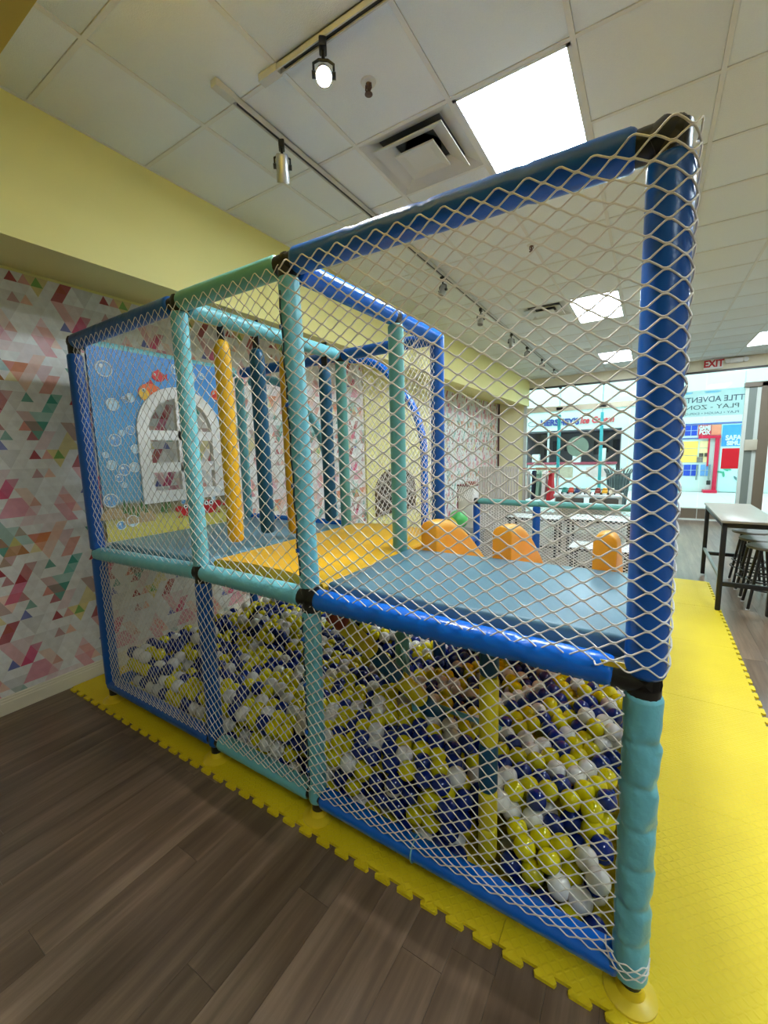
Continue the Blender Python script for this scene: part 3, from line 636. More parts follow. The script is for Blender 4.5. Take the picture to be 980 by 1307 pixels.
# ================================================================ PLAY STRUCTURE
play = thing('soft_play_structure', 'two-level soft play frame of padded blue and teal tubes with white netting', 'play structure', (0, 0, 0))
YF = 1.329; YBK = 2.64; YM = 2.121
TOP = [(-3.16, 2.477), (-2.016, 2.487), (-1.269, 2.485), (.006, 2.458)]
MID = [(-3.165, 1.095), (-2.012, 1.115), (-1.236, 1.10), (.02, 1.072)]
BOT = [(-3.185, .135), (-2.017, .130), (-1.255, .124), (.03, .105)]
def lerp(a, b, t): return a+(b-a)*t
def pad(name, p0, p1, r, m, ties=None, puff=.0, wr=.02, n=20, seed=0, cap=.04, parent=play, step=.022, depth=.10):
    # a vinyl-wrapped foam sleeve: pinched at its ties, softly wrinkled, with rounded ends
    rg = random.Random(seed or hash((round(p0[0], 3), round(p1[2], 3), round(p1[1], 3))) % 99991)
    p0, p1 = Vector(p0), Vector(p1); ln = (p1-p0).length; d = (p1-p0)/ln
    k = max(8, int(ln/step)); pts, rad = [], []
    ph = [rg.uniform(0, 6.28) for _ in range(8)]
    ss = [0, .006, .014] + [ln*q/k for q in range(1, k)] + [ln-.014, ln-.006, ln]
    ss = sorted(set(s for s in ss if 0 <= s <= ln))
    tie = []
    if ties:
        nt_ = max(1, round(ln/ties)); tie = [ln*(q/nt_)+rg.uniform(-.02, .02)*(ties/.3) for q in range(1, nt_)]
    for s in ss:
        e = min(s, ln-s); rr = r*(1 if e > .014 else (.82+.18*math.sin(PI/2*e/.014)))
        dt = min([abs(s-t) for t in tie]+[9]); gap = ties or 1
        pinch = 1-depth*math.exp(-(dt/.011)**2)
        if puff: pinch *= 1+puff*min(1, dt/(gap*.3)) - puff*.5
        ring = []
        for a_ in range(n):
            a = 2*PI*a_/n
            wv = math.sin(3*a+ph[0]+s*31)*.35+math.sin(2*a+ph[1]-s*47)*.35+math.sin(5*a+ph[2]+s*83)*.3
            loc = math.exp(-(dt/.035)**2) if tie else 0
            ring.append(rr*pinch*(1+wr*wv*(.5+2.2*loc)))
        pts.append(p0+d*s); rad.append(ring)
    return MB().tube(pts, rad, n).build(name, m, parent, 60)
def P(i, lv): return (lv[i][0], YF, lv[i][1])
def seg(name, a, b, r, m, ga=.06, gb=.06, **kw):
    a, b = Vector(a), Vector(b); d = (b-a).normalized(); return pad(name, a+d*ga, b-d*gb, r, m, **kw)
# front posts
seg('post', P(0, BOT), P(0, MID), .045, VBLUE, .0, .03); seg('post', P(0, MID), P(0, TOP), .045, VBLUE, .03, .075)
seg('post', P(1, BOT), P(1, MID), .043, VBLUE, -.03, .05); seg('post', P(1, MID), P(1, TOP), .041, VTEAL, .03, .045, ties=.3, wr=.03)
p2l = seg('post', P(2, BOT), P(2, MID), .043, VTEAL, -.03, .05, ties=.22, wr=.05); p2u = seg('post', P(2, MID), P(2, TOP), .043, VTEAL, .045, .05, ties=.28, wr=.03)
seg('post', P(3, BOT), P(3, MID), .049, VTEAL, -.025, .04, ties=.135, puff=.035, wr=.06, step=.007, depth=.07)
seg('post', P(3, MID), P(3, TOP), .052, VBLUE, .012, .045, wr=.015, n=28)
# lacing seam and blue ties up the teal post
for (pa, pb, par) in ((P(2, MID), P(2, TOP), p2u), (P(2, BOT), P(2, MID), p2l)):
    pa, pb = Vector(pa), Vector(pb); m_ = MB(); n_ = 30
    m_.tube([pa.lerp(pb, .08+.84*k/n_)+Vector((-.012+.004*math.sin(k*1.3), -.044, 0)) for k in range(n_+1)], .0035, 6); m_.build('lacing_seam', mat('seam_dark', (.02, .04, .05), .6), par)
    for t in (.16, .36, .6, .82):
        c = pa.lerp(pb, t)+Vector((-.012, -.048, 0)); MB().rbox(c, (.014, .012, .02), .004, 2).build('lacing_tie', VBLUE, par, 40)
# front rails
seg('rail', P(0, TOP), P(1, TOP), .045, VBLUE, .03, .05, ties=.4); seg('rail', P(1, TOP), P(2, TOP), .046, VTEALD, .03, .045); seg('rail', P(2, TOP), P(3, TOP), .05, VBLUE, .045, .075, ties=.33, wr=.025)
seg('rail', P(0, MID), P(1, MID), .045, VTEAL, -.01, .035, ties=.28, wr=.045); seg('rail', P(1, MID), P(2, MID), .046, VTEAL, .02, .05, ties=.26, wr=.05)
seg('rail', P(2, MID), P(3, MID), .047, VBLUE2, .04, .075, ties=.3, wr=.05)
seg('rail', P(0, BOT), P(1, BOT), .045, VBLUE, -.01, .04); seg('rail', P(1, BOT), P(2, BOT), .043, VTEAL, .05, .045); seg('rail', P(2, BOT), P(3, BOT), .046, VBLUE2, .035, .03)
m_ = MB(); c = Vector(P(2, BOT)).lerp(Vector(P(3, BOT)), .41); m_.tube([c+Vector((.0, .0495*math.cos(a), .0495*math.sin(a))) for a in np.linspace(0, 2*PI, 25)[:-1]], .003, 6, closed=True); m_.build('rail_tie', VTEAL, play)
# depth members: rails running back from the front, back posts, back rails
def T3(x, y, z): return (x, y, z)
seg('rail', (-3.16, YF, 2.477), (-3.19, YBK, 2.47), .042, VTEAL, .05, .05)
seg('rail', (-2.016, YF, 2.475), (-2.03, YBK, 2.465), .043, VTEAL, .05, .05)
seg('rail', (-1.262, YF, 2.475), (-1.24, YM, 2.47), .047, VBLUE2, .05, .03); seg('rail', (-1.24, YM, 2.47), (-1.225, YBK, 2.465), .047, VBLUE2, .01, -.02)
seg('rail', (-3.19, YBK, 2.47), (-2.03, YBK, 2.465), .042, VBLUE, .05, .04); seg('rail', (-2.03, YBK, 2.465), (-1.225, YBK, 2.465), .042, VBLUE, .03, .04)
for (x, y, z0, z1, m, r) in ((-3.19, YBK, 1.12, 2.43, VTEAL, .04), (-2.03, YBK, .1, 2.42, VTEALD, .041), (-1.235, YM, .1, 2.43, VTEALD, .044), (-1.225, YBK, .1, 2.47, VBLUE, .046), (-3.19, YBK, .1, 1.06, VBLUE, .042), (.02, YM, .1, 1.05, VBLUE, .045)):
    pad('post', (x, y, z0), (x, y, z1), r, m)
for (a, b, m) in (((-3.165, YF, 1.095), (-3.19, YBK, 1.09), VTEAL), ((-2.012, YF, 1.09), (-2.03, YBK, 1.08), VBLUE), ((-1.236, YF, 1.07), (-1.235, YM, 1.06), VBLUE), ((.02, YF, 1.06), (.02, YM, 1.06), VBLUE), ((-1.235, YM, 1.06), (.02, YM, 1.06), VBLUE), ((-3.19, YBK, 1.16), (-2.03, YBK, 1.16), VBLUE2), ((-2.03, YBK, 1.07), (-1.225, YBK, 1.07), VBLUE), ((-3.185, YF, .13), (-3.19, YBK, .13), VBLUE)):
    seg('rail', a, b, .04, m)
# arches of the climbing tunnel behind the back line
def spline(pts, n=8):
    out = []; pts = [Vector(p) for p in pts]
    for i in range(len(pts)-1):
        p0, p1, p2, p3 = pts[max(i-1, 0)], pts[i], pts[i+1], pts[min(i+2, len(pts)-1)]
        for k in range(n):
            t = k/n; out.append(.5*((2*p1)+(p2-p0)*t+(2*p0-5*p1+4*p2-p3)*t*t+(3*p1-p0-3*p2+p3)*t**3))
    return out+[pts[-1]]
MB().tube(spline([(-3.13, YBK+.08, 2.40), (-2.86, YBK+.08, 2.385), (-2.62, YBK+.08, 2.27), (-2.38, YBK+.08, 1.98), (-2.26, YBK+.08, 1.66), (-2.22, YBK+.08, 1.2)]), .036, 14).build('arch_tube', VTEAL, play, True)
ARCH = spline([(-2.2, 3.0, 2.52), (-2.014, 3.0, 2.48), (-1.85, 3.0, 2.385), (-1.672, 3.0, 2.18), (-1.583, 3.0, 2.03), (-1.53, 3.0, 1.87), (-1.512, 3.0, 1.7), (-1.512, 3.0, 1.1)])
MB().tube(ARCH, .03, 14).build('arch_tube', VBLUE2, play, True)
# black pipe clamps at the joints
def clamp(c, dirs, r=.034, ln=.075):
    m_ = MB(); c = Vector(c)
    for d in dirs:
        d = Vector(d).normalized(); m_.tube([c-d*.02, c+d*ln*.7, c+d*ln], [r, r, r*.96], 16)
    m_.lathe(c, [(0, -.038), (.028, -.034), (.037, -.015), (.037, .015), (.028, .034), (0, .038)], 16)
    return m_.build('pipe_clamp', BLACKP, play, 50)
X_, Y_, Z_ = Vector((1, 0, 0)), Vector((0, 1, 0)), Vector((0, 0, 1))
clamp(P(0, TOP), (X_, -Z_, Y_)); clamp(P(1, TOP), (X_, -X_, -Z_, Y_)); clamp(P(2, TOP), (X_, -X_, -Z_, Y_), .04)
clamp(P(3, TOP), (-X_, -Z_), .041, .085); clamp(P(3, MID), (-X_, -Z_, Z_, Y_), .044, .09); clamp(P(2, MID), (X_, -X_, Z_, -Z_, Y_), .041); clamp(P(1, MID), (X_, -X_, Z_, -Z_), .04); clamp(P(0, MID), (X_, Z_, -Z_), .037)
clamp(P(2, BOT), (X_, -X_, Z_), .036); clamp(P(1, BOT), (X_, -X_, Z_), .036); clamp(P(3, BOT), (-X_, Z_), .038); clamp((-2.03, YBK, 2.465), (-Y_, X_, -X_, -Z_), .036); clamp((-1.235, YM, 2.468), (Y_, -Y_, -Z_), .036)
m_ = MB(); c = Vector(P(3, TOP)); m_.tube([c+Vector((-.045, 0, -.012)), c+Vector((-.012, 0, .004)), c+Vector((.004, 0, .022))], [.043, .046, .04], 20); m_.build('elbow_cap', BLACKP, play, 50)
m_ = MB(); c = Vector(P(3, MID)); m_.tube([c+Vector((-.13, 0, .005)), c+Vector((-.06, 0, 0))], .03, 14); m_.build('bare_pipe', METAL, play, True)
m_ = MB(); m_.add([tuple(c+Vector(v)) for v in ((-.11, -.05, .052), (-.05, -.055, .058), (-.045, -.052, .04), (-.1, -.047, .035), (-.11, -.046, .052), (-.05, -.051, .058), (-.045, -.048, .04), (-.1, -.043, .035))], [(0, 1, 2, 3), (7, 6, 5, 4), (0, 4, 5, 1), (1, 5, 6, 2), (2, 6, 7, 3), (3, 7, 4, 0)]); m_.build('yellow_tape', YFLANGE, play)
# flanged feet
for i, x in enumerate((-3.185, -2.02, -1.255, .035)):
    MB().lathe((x, YF, .0132), [(0, 0), (.076, 0), (.076, .006), (.066, .01), (.042, .018), (.037, .034), (.035, .042), (0, .042)], 28).build('foot_flange', YFLANGE, play, 40)
    MB().tube([(x, YF, .05), (x, YF, .12)], .031, 16).build('bare_pipe', BLACKP, play, True)
# ---- platform pads
MB().rbox((-2.575, (YF+YBK)/2+.02, 1.128), (1.06, YBK-YF-.06, .08), .015, 3).build('platform_pad', VPAD, play, 40)
prof = [(-1.985, 1.085), (-1.985, 1.158), (-1.96, 1.178), (-1.7, 1.19), (-1.42, 1.182), (-1.30, 1.165), (-1.215, 1.15), (-1.205, 1.135), (-1.205, 1.085)]
MB().prism(prof, lambda u, v, t: (u, YF+.055+t, v), YBK-YF-.02).build('platform_pad', VYEL, play, label='yellow padded bridge between the two blue platforms')
MB().rbox((-.595, (YF+YM)/2+.045, 1.115), (1.19, YM-YF-.03, .09), .015, 3).build('platform_pad', mat('sky_blue_vinyl', s2l(84, 122, 140), .4, .04, 4, .06, 14, .4), play, 40)
MB().bb(-3.14, -.0, YF+.05, YM, 1.05, 1.068).build('platform_deck', mat('plywood', s2l(120, 90, 60), .7, .15, 6), play)
MB().bb(-3.14, -1.25, YM, YBK, 1.05, 1.068).build('platform_deck', mat('plywood', (0, 0, 0)), play)
# ---- padded poles under the right platform: alternating yellow and blue sleeves
def striped(name, a, b, r, cols, fr):
    a, b = Vector(a), Vector(b); root = link(name, None, play)
    t = 0; m_ = MB(); m_.tube([a, b], r*.6, 12); m_.build('pole_core', mat('orange_core', s2l(150, 70, 30), .5), root, True)
    for m, f in zip(cols, fr):
        pad('sleeve', a.lerp(b, t), a.lerp(b, t+f-.004), r, m, parent=root, wr=.012); t += f
striped('padded_pole', (-.475, 1.47, .1), (-.475, 1.47, 1.05), .037, [mat('lime_vinyl', s2l(226, 208, 30), .4), mat('lime_vinyl', (0, 0, 0)), VNAVY, mat('lime_vinyl', (0, 0, 0)), VNAVY], [.14, .17, .21, .3, .18])
striped('padded_brace', (-1.27, 1.5, .97), (-.80, 1.92, .24), .043, [mat('rust_vinyl', s2l(150, 62, 34), .4), mat('lime_vinyl', (0, 0, 0)), VNAVY, mat('lime_vinyl', (0, 0, 0)), VNAVY, mat('rust_vinyl', (0, 0, 0))], [.1, .22, .2, .2, .18, .1])
for a, b in (((-1.235, YM, .55), (-.95, 1.75, .42)), ((-1.1, 1.9, .38), (-.55, 1.9, .36)), ((-1.235, YM, .75), (-1.225, YBK, .72))): MB().tube([a, b], .014, 10).build('tie_bar', VTEAL, play, True)

# ---- nets
NETS = []
def net(fn, W, H, cw, ch, r=.0024, bulge=.0, jit=.0, sides=4, fine=True, seed=1, parent=play, name='net_panel'):
    rg = random.Random(seed); m_ = MB(); h2 = ch/2; nk = int(round(H/h2)); h2 = H/nk; nh = int(round(W/(cw/2))); hw_ = W/nh
    ph = [rg.uniform(0, 6.28) for _ in range(6)]
    samp = [(.0, .0), (.17, .06), (.5, .5), (.83, .94)] if fine else [(.07, .0), (.93, 1.0)]
    for k in range(nk):
        pts = []
        for i in range(nh):
            for t, s in samp:
                q = s if (i+k) % 2 == 0 else 1-s
                u = (i+t)*hw_; v = k*h2+h2*(.5+(q-.5)*(1-1.1*r/h2))
                pts.append((u, v))
        pts.append((W, k*h2 + h2*(0.0 if (nh+k) % 2 == 0 else 1.0)))
        P3 = []
        for u, v in pts:
            a, b = u/W, v/H
            e = (min(a, 1-a)*8 if a < .125 or a > .875 else 1)*(min(b, 1-b)*8 if b < .125 or b > .875 else 1)
            uu = u+jit*e*(math.sin(v*9+ph[0])+math.sin(u*7+v*5+ph[1])); vv = v+jit*e*(math.sin(u*8+ph[2])+math.sin(u*5-v*7+ph[3]))
            P3.append(fn(uu, vv, -bulge*math.sin(PI*a)*math.sin(PI*b)))
        m_.tube(P3, r, sides)
    return m_.build(name, NETM, parent, 180)
def bil(c00, c10, c01, c11, nrm, lo=0, hi=0):
    c00, c10, c01, c11, nrm = map(Vector, (c00, c10, c01, c11, nrm)); W = ((c10-c00).length+(c11-c01).length)/2; H = ((c01-c00).length+(c11-c10).length)/2
    def fn(u, v, w):
        a, b = u/W, v/H; k = lo*max(0, 1-b/.07)+hi*max(0, 1-(1-b)/.07); return c00*(1-a)*(1-b)+c10*a*(1-b)+c01*(1-a)*b+c11*a*b-nrm*(w+k)
    return fn, W, H
NY = YF-.052
def quad(i, lo, hi, dlo, dhi, x0=0, x1=0, ya=NY, yb=NY): return ((lo[i][0]+x0, ya, lo[i][1]+dlo), (lo[i+1][0]+x1, ya, lo[i+1][1]+dlo), (hi[i][0]+x0, yb, hi[i][1]+dhi), (hi[i+1][0]+x1, yb, hi[i+1][1]+dhi))
F_, W_, H_ = bil(*quad(0, MID, TOP, .035, -.02, .11), (0, -1, 0), lo=.02); net(F_, W_, H_, .062, .060, .0018, .01, .003, seed=3)
F_, W_, H_ = bil(*quad(1, MID, TOP, .035, -.02), (0, -1, 0), lo=.02); net(F_, W_, H_, .068, .058, .0022, .01, .003, seed=4)
F_, W_, H_ = bil(*quad(0, BOT, MID, .03, -.02, .11), (0, -1, 0), lo=.015, hi=.02); net(F_, W_, H_, .044, .055, .0016, .02, .004, seed=5)
F_, W_, H_ = bil(*quad(1, BOT, MID, .03, -.02), (0, -1, 0), lo=.015, hi=.02); net(F_, W_, H_, .058, .054, .0021, .02, .004, seed=6)
F_, W_, H_ = bil(*quad(2, BOT, MID, .03, -.02, 0, -.045), (0, -1, 0), lo=.015, hi=.022); net(F_, W_, H_, .064, .050, .0024, .03, .004, seed=7)
# upper right bay: the net goes on round the corner post
c00, c10, c01, c11 = [Vector(v) for v in quad(2, MID, TOP, .03, -.01)]
W0 = (c10-c00).length; RW = .058; WA = RW*2.1; H0 = ((c01-c00).length+(c11-c10).length)/2
def wrapfn(u, v, w):
    b = v/H0; up = Vector((0, 0, .03*b*b*max(0, min(1, (u/W0-.88)/.1))))
    if u <= W0:
        a = u/W0; k = .024*max(0, 1-b/.07)*(1 if a < .9 else 0); return c00*(1-a)*(1-b)+c10*a*(1-b)+c01*(1-a)*b+c11*a*b+Vector((0, w+k, 0))+up
    q = c10*(1-b)+c11*b; t = (u-W0)/RW-PI/2; return Vector((q.x+RW*math.cos(t), YF+.006+RW*math.sin(t), q.z))+up
net(wrapfn, W0+WA, H0, .080, .053, .0027, .006, .003, sides=5, seed=8)
net(lambda u, v, w: Vector((MID[3][0]-.03+.06*math.cos(PI*(1-u/.2))*1.0+.03, YF-.058*math.sin(PI*u/.2), .12+v*.6)), .2, .09, .05, .045, .0025, seed=12, name='net_knot')
# inner and back nets
F_, W_, H_ = bil((-3.17, YBK+.05, 1.18), (-2.05, YBK+.05, 1.18), (-3.17, YBK+.05, 2.44), (-2.05, YBK+.05, 2.44), (0, 1, 0)); net(F_, W_, H_, .06, .055, .0016, .02, .003, 3, False, 13)
F_, W_, H_ = bil((-2.03, YBK+.05, 1.18), (-1.24, YBK+.05, 1.18), (-2.03, YBK+.05, 2.44), (-1.24, YBK+.05, 2.44), (0, 1, 0)); net(F_, W_, H_, .05, .05, .0016, .03, .004, 3, False, 14)
F_, W_, H_ = bil((-1.83, 2.75, 1.15), (-1.83, 5.05, 1.15), (-1.98, 2.75, 2.40), (-1.86, 5.05, 1.95), (-1, 0, 0)); net(F_, W_, H_, .075, .06, .0024, .03, .004, 3, False, 15)
F_, W_, H_ = bil((-1.235, YM+.03, 1.2), (-1.225, YBK, 1.2), (-1.235, YM+.03, 2.42), (-1.225, YBK, 2.42), (1, 0, 0)); net(F_, W_, H_, .05, .05, .0014, .01, .003, 3, False, 16)
# ---- ball pit fence behind the slides
FX = [-1.84, -1.09, -.02]; FYY = [5.12, 5.06, 5.02]
for x, y, m in zip(FX, FYY, (VBLUE, VBLUE, VBLUE)): pad('post', (x, y, .05), (x, y, 1.06), .043, m)
for a in range(2): seg('rail', (FX[a], FYY[a], 1.095), (FX[a+1], FYY[a+1], 1.09), .036, VTEALD, .02, -.03); seg('rail', (FX[a], FYY[a], .1), (FX[a+1], FYY[a+1], .1), .04, VBLUE, .04, .04)
seg('rail', (-1.84, 5.12, .62), (-1.84, YBK+.06, .62), .038, VBLUE, .04, .04); seg('rail', (-1.84, 5.12, .1), (-1.84, YBK+.06, .1), .04, VBLUE, .04, .04)
seg('rail', (0, 5.02, 1.08), (.02, YM, 1.06), .036, VBLUE, .04, .04); seg('rail', (0, 5.02, .1), (.02, YF, .1), .04, VBLUE, .04, .08)
clamp((FX[0], FYY[0], 1.095), (X_, -Z_), .036)
F_, W_, H_ = bil((-1.84, 5.17, .12), (-.02, 5.08, .12), (-1.84, 5.17, 1.09), (-.02, 5.08, 1.08), (0, -1, 0)); net(F_, W_, H_, .05, .034, .003, .02, .004, 3, False, 17)
F_, W_, H_ = bil((-1.84, 2.7, .12), (-1.84, 5.07, .12), (-1.84, 2.7, .61), (-1.84, 5.07, .61), (-1, 0, 0)); net(F_, W_, H_, .06, .05, .0022, .02, .004, 3, False, 18)
F_, W_, H_ = bil((.02, 1.42, .12), (.0, 5.0, .12), (.02, 1.42, 1.03), (.0, 5.0, 1.05), (1, 0, 0)); net(F_, W_, H_, .06, .05, .0022, .02, .004, 3, False, 19)
F_, W_, H_ = bil((-3.24, 1.38, .16), (-3.24, YBK, .16), (-3.22, 1.38, 1.06), (-3.24, YBK, 1.06), (-1, 0, 0)); net(F_, W_, H_, .05, .05, .002, .01, .003, 3, False, 20)

# ---- sea mural panel with an arched window, on the end toward the wall
XM = -3.115
mural = link('mural_panel', None, play, label='blue under-sea picture panel with a white arched window')
AY0, AY1, AZ0, AZS = 1.64, 2.33, 1.40, 1.93      # arch opening: outer edge of the white frame
AC, AR = (AY0+AY1)/2, (AY1-AY0)/2
def arch_pts(off, n=20):
    r = AR-off; p = [(AY0+off, AZ0+off), (AY1-off, AZ0+off)]
    return p+[(AC+r*math.cos(a), AZS+r*.97*math.sin(a)) for a in np.linspace(0, PI, n)]
def sheet(outer, hole, x, th, m, name, parent):
    # outer and hole: closed outlines with equal point count, bridged
    n = len(outer); vs = []
    for xx in (x, x-th): vs += [(xx, a, b) for a, b in outer]+[(xx, a, b) for a, b in hole]
    fs = []
    for i in range(n):
        j = (i+1) % n
        fs += [(i, j, n+j, n+i), (2*n+i, 3*n+i, 3*n+j, 2*n+j), (i, 2*n+i, 2*n+j, j), (n+i, n+j, 3*n+j, 3*n+i)]
    return MB().add(vs, fs).build(name, m, parent)
def rect_match(hole, y0, y1, z0, z1, cy, cz):
    out = []
    for (a, b) in hole:
        dy, dz = a-cy, b-cz; t = min(((y1-cy)/dy if dy > 1e-9 else (y0-cy)/dy if dy < -1e-9 else 9e9), ((z1-cz)/dz if dz > 1e-9 else (z0-cz)/dz if dz < -1e-9 else 9e9)); out.append((cy+dy*t, cz+dz*t))
    return out
hole = arch_pts(.06, 60)
h2_ = []
for q in range(len(hole)):      # densify the straight runs
    a, b = hole[q], hole[(q+1) % len(hole)]; k = max(1, int(math.hypot(b[0]-a[0], b[1]-a[1])/.03)); h2_ += [(lerp(a[0], b[0], t/k), lerp(a[1], b[1], t/k)) for t in range(k)]
my0, my1, mz0, mz1 = 1.375, 2.45, 1.165, 2.47
SEA = bpy.data.materials.new('sea_print'); SEA.use_nodes = True
nt = SEA.node_tree; b_ = nt.nodes['Principled BSDF']; g_ = N(nt, 'ShaderNodeTexCoord'); sx = N(nt, 'ShaderNodeSeparateXYZ'); L(nt, g_, 'Object', sx, 0)
rp = N(nt, 'ShaderNodeValToRGB'); mr = N(nt, 'ShaderNodeMapRange'); mr.inputs[1].default_value = mz0; mr.inputs[2].default_value = mz1; nt.links.new(sx.outputs[2], mr.inputs[0])
nz = N(nt, 'ShaderNodeTexNoise', i_Scale=5., i_Detail=3.); L(nt, g_, 'Object', nz, 'Vector'); ma = N(nt, 'ShaderNodeMath', operation='MULTIPLY_ADD'); ma.inputs[1].default_value = .03; L(nt, nz, 0, ma, 0); L(nt, mr, 0, ma, 2); L(nt, ma, 0, rp, 0)
el = rp.color_ramp.elements; el[0].position = 0; el[0].color = rgba(s2l(224, 208, 100)); el[1].position = 1; el[1].color = rgba(s2l(74, 146, 222)); rp.color_ramp.interpolation = 'LINEAR'
for ps, c_ in ((.075, s2l(222, 206, 104)), (.12, s2l(200, 184, 112)), (.135, s2l(150, 134, 92)), (.20, s2l(154, 142, 110)), (.225, s2l(118, 178, 214)), (.6, s2l(92, 166, 220))):
    e = rp.color_ramp.elements.new(ps); e.color = rgba(c_)
L(nt, rp, 0, b_, 'Base Color'); b_.inputs['Roughness'].default_value = .4
sheet(rect_match(h2_, my0, my1, mz0, mz1, AC, 1.75), h2_, XM, .02, SEA, 'picture_board', mural)
# outer corners of the board
def disc(name, y, z, r, m, x, parent, ry=1., th=.003, n=20):
    return MB().prism([(y+r*math.cos(a), z+r*ry*math.sin(a)) for a in np.linspace(0, 2*PI, n+1)[:-1]], lambda u, v, t: (x+t, u, v), th).build(name, m, parent)
for (ya, yb, za, zb) in ((my0, my0+.1, mz1-.1, mz1), (my1-.1, my1, mz1-.1, mz1), (my0, my0+.1, mz0, mz0+.1), (my1-.1, my1, mz0, mz0+.1)): MB().bb(XM-.018, XM-.002, ya, yb, za, zb).build('board_corner', SEA, mural)
# white arched window frame with mullions
WF = mat('window_white', s2l(238, 236, 234), .4, .02)
ofr = arch_pts(0, 40); ifr = arch_pts(.085, 40)
wfr = sheet(ofr, ifr, XM+.018, .045, WF, 'window_frame', mural)
MB().bb(XM-.022, XM+.012, AC-.036, AC+.036, AZ0+.05, AZS+AR-.04).build('mullion', WF, mural)
for z in (1.66, 1.90): MB().bb(XM-.022, XM+.012, AY0+.05, AY1-.05, z-.036, z+.036).build('mullion', WF, mural)
BUB = mat('bubble_print', s2l(196, 226, 244), .4); BUBW = mat('bubble_white', s2l(240, 246, 250), .4); BUBB = mat('bubble_blue', s2l(120, 176, 226), .4)
bub = [(1.98, 2.40, .035), (2.1, 2.36, .045), (2.2, 2.38, .025), (1.50, 2.1, .04), (1.585, 2.14, .022), (1.62, 2.155, .03), (1.49, 1.86, .04), (1.54, 1.91, .02), (1.6, 1.93, .03), (1.45, 1.69, .032), (1.53, 1.655, .038), (1.6, 1.67, .034), (1.49, 1.6, .026), (1.52, 1.55, .018), (1.47, 1.27, .03), (1.55, 1.29, .04), (1.42, 1.45, .045), (1.42, 1.76, .02), (2.38, 2.2, .028), (2.40, 1.66, .028), (2.37, 2.31, .02), (1.62, 1.80, .03), (1.95, 1.385, .02), (2.22, 1.385, .02), (1.47, 2.33, .05), (2.0, 2.24, .02)]
for k, (y, z, r) in enumerate(bub):
    o = MB().tube([(XM+.003, y+r*math.cos(a), z+r*math.sin(a)) for a in np.linspace(0, 2*PI, 19)[:-1]], r*.09, 6, closed=True).build('bubble', BUBW, mural)
    disc('bubble_shine', y-r*.3, z+r*.35, r*.28, BUBW, XM+.001, o, n=10); disc('bubble_tint', y, z, r*.93, BUB if k % 2 else BUBB, XM+.0002, o, th=.0006)
def fish(y, z, s, body, fin, belly):
    f = link('fish_print', None, mural)
    disc('fish_body', y, z, s, body, XM+.002, f, .78); disc('fish_face', y-s*.55, z-s*.1, s*.42, belly, XM+.003, f)
    MB().prism([(y+s*.7, z), (y+s*1.45, z+s*.6), (y+s*1.3, z), (y+s*1.45, z-s*.5)], lambda u, v, t: (XM+.002+t, u, v), .003).build('fish_tail', fin, f)
    MB().prism([(y-s*.4, z+s*.65), (y+s*.1, z+s*1.1), (y+s*.6, z+s*.5)], lambda u, v, t: (XM+.0015+t, u, v), .003).build('fish_fin', fin, f)
    disc('fish_eye', y-s*.55, z+s*.2, s*.17, BUBW, XM+.0045, f, n=12); disc('fish_pupil', y-s*.58, z+s*.2, s*.08, BLACKP, XM+.006, f, n=10)
ORG = mat('fish_orange', s2l(232, 110, 48), .4); RED = mat('fish_red', s2l(206, 40, 44), .4); YL = mat('fish_yellow', s2l(240, 196, 70), .4)
fish(1.84, 2.33, .05, RED, RED, RED); fish(1.77, 2.2, .09, ORG, RED, YL); fish(2.33, 2.245, .055, ORG, ORG, RED)
def crab(y, z, s):
    f = link('crab_print', None, mural)
    disc('crab_shell', y, z, s, RED, XM+.002, f, .75)
    for q in (-1, 1):
        disc('crab_claw', y+q*s*1.15, z+s*.25, s*.45, RED, XM+.003, f, .8); disc('crab_eye', y+q*s*.3, z+s*.45, s*.26, BUBW, XM+.004, f, n=12); disc('crab_pupil', y+q*s*.28, z+s*.45, s*.11, BLACKP, XM+.006, f, n=10)
        for d in (.5, .9): MB().prism([(y+q*s*d, z-s*.4), (y+q*s*(d+.5), z-s*.8), (y+q*s*(d+.35), z-s*.85)], lambda u, v, t: (XM+.002+t, u, v), .003).build('crab_leg', RED, f)
crab(1.98, 1.315, .065); crab(2.17, 1.32, .075); crab(2.38, 1.32, .05)
ROCK = mat('rock_print', s2l(196, 164, 122), .5, .12, 12); WEED = mat('seaweed_print', s2l(86, 128, 66), .5, .2, 12)
for (y, z, r, ry) in ((1.6, 1.30, .115, 1.0), (1.43, 1.35, .085, .9), (2.42, 1.42, .05, 1.2)):
    MB().prism([(y+r*math.cos(a), z-.03+r*ry*math.sin(a)) for a in np.linspace(0, PI, 16)], lambda u, v, t: (XM+.001+t, u, v), .003).build('rock_print', ROCK, mural)
for k in range(9):
    y, z = 1.5+.03*k+(.09 if k > 5 else 0), 1.40-.012*(k % 4); MB().prism([(y-.012, z-.05), (y+.006, z+.05), (y+.014, z-.05)], lambda u, v, t: (XM+.0012+t, u, v), .003).build('seaweed_print', WEED, mural)

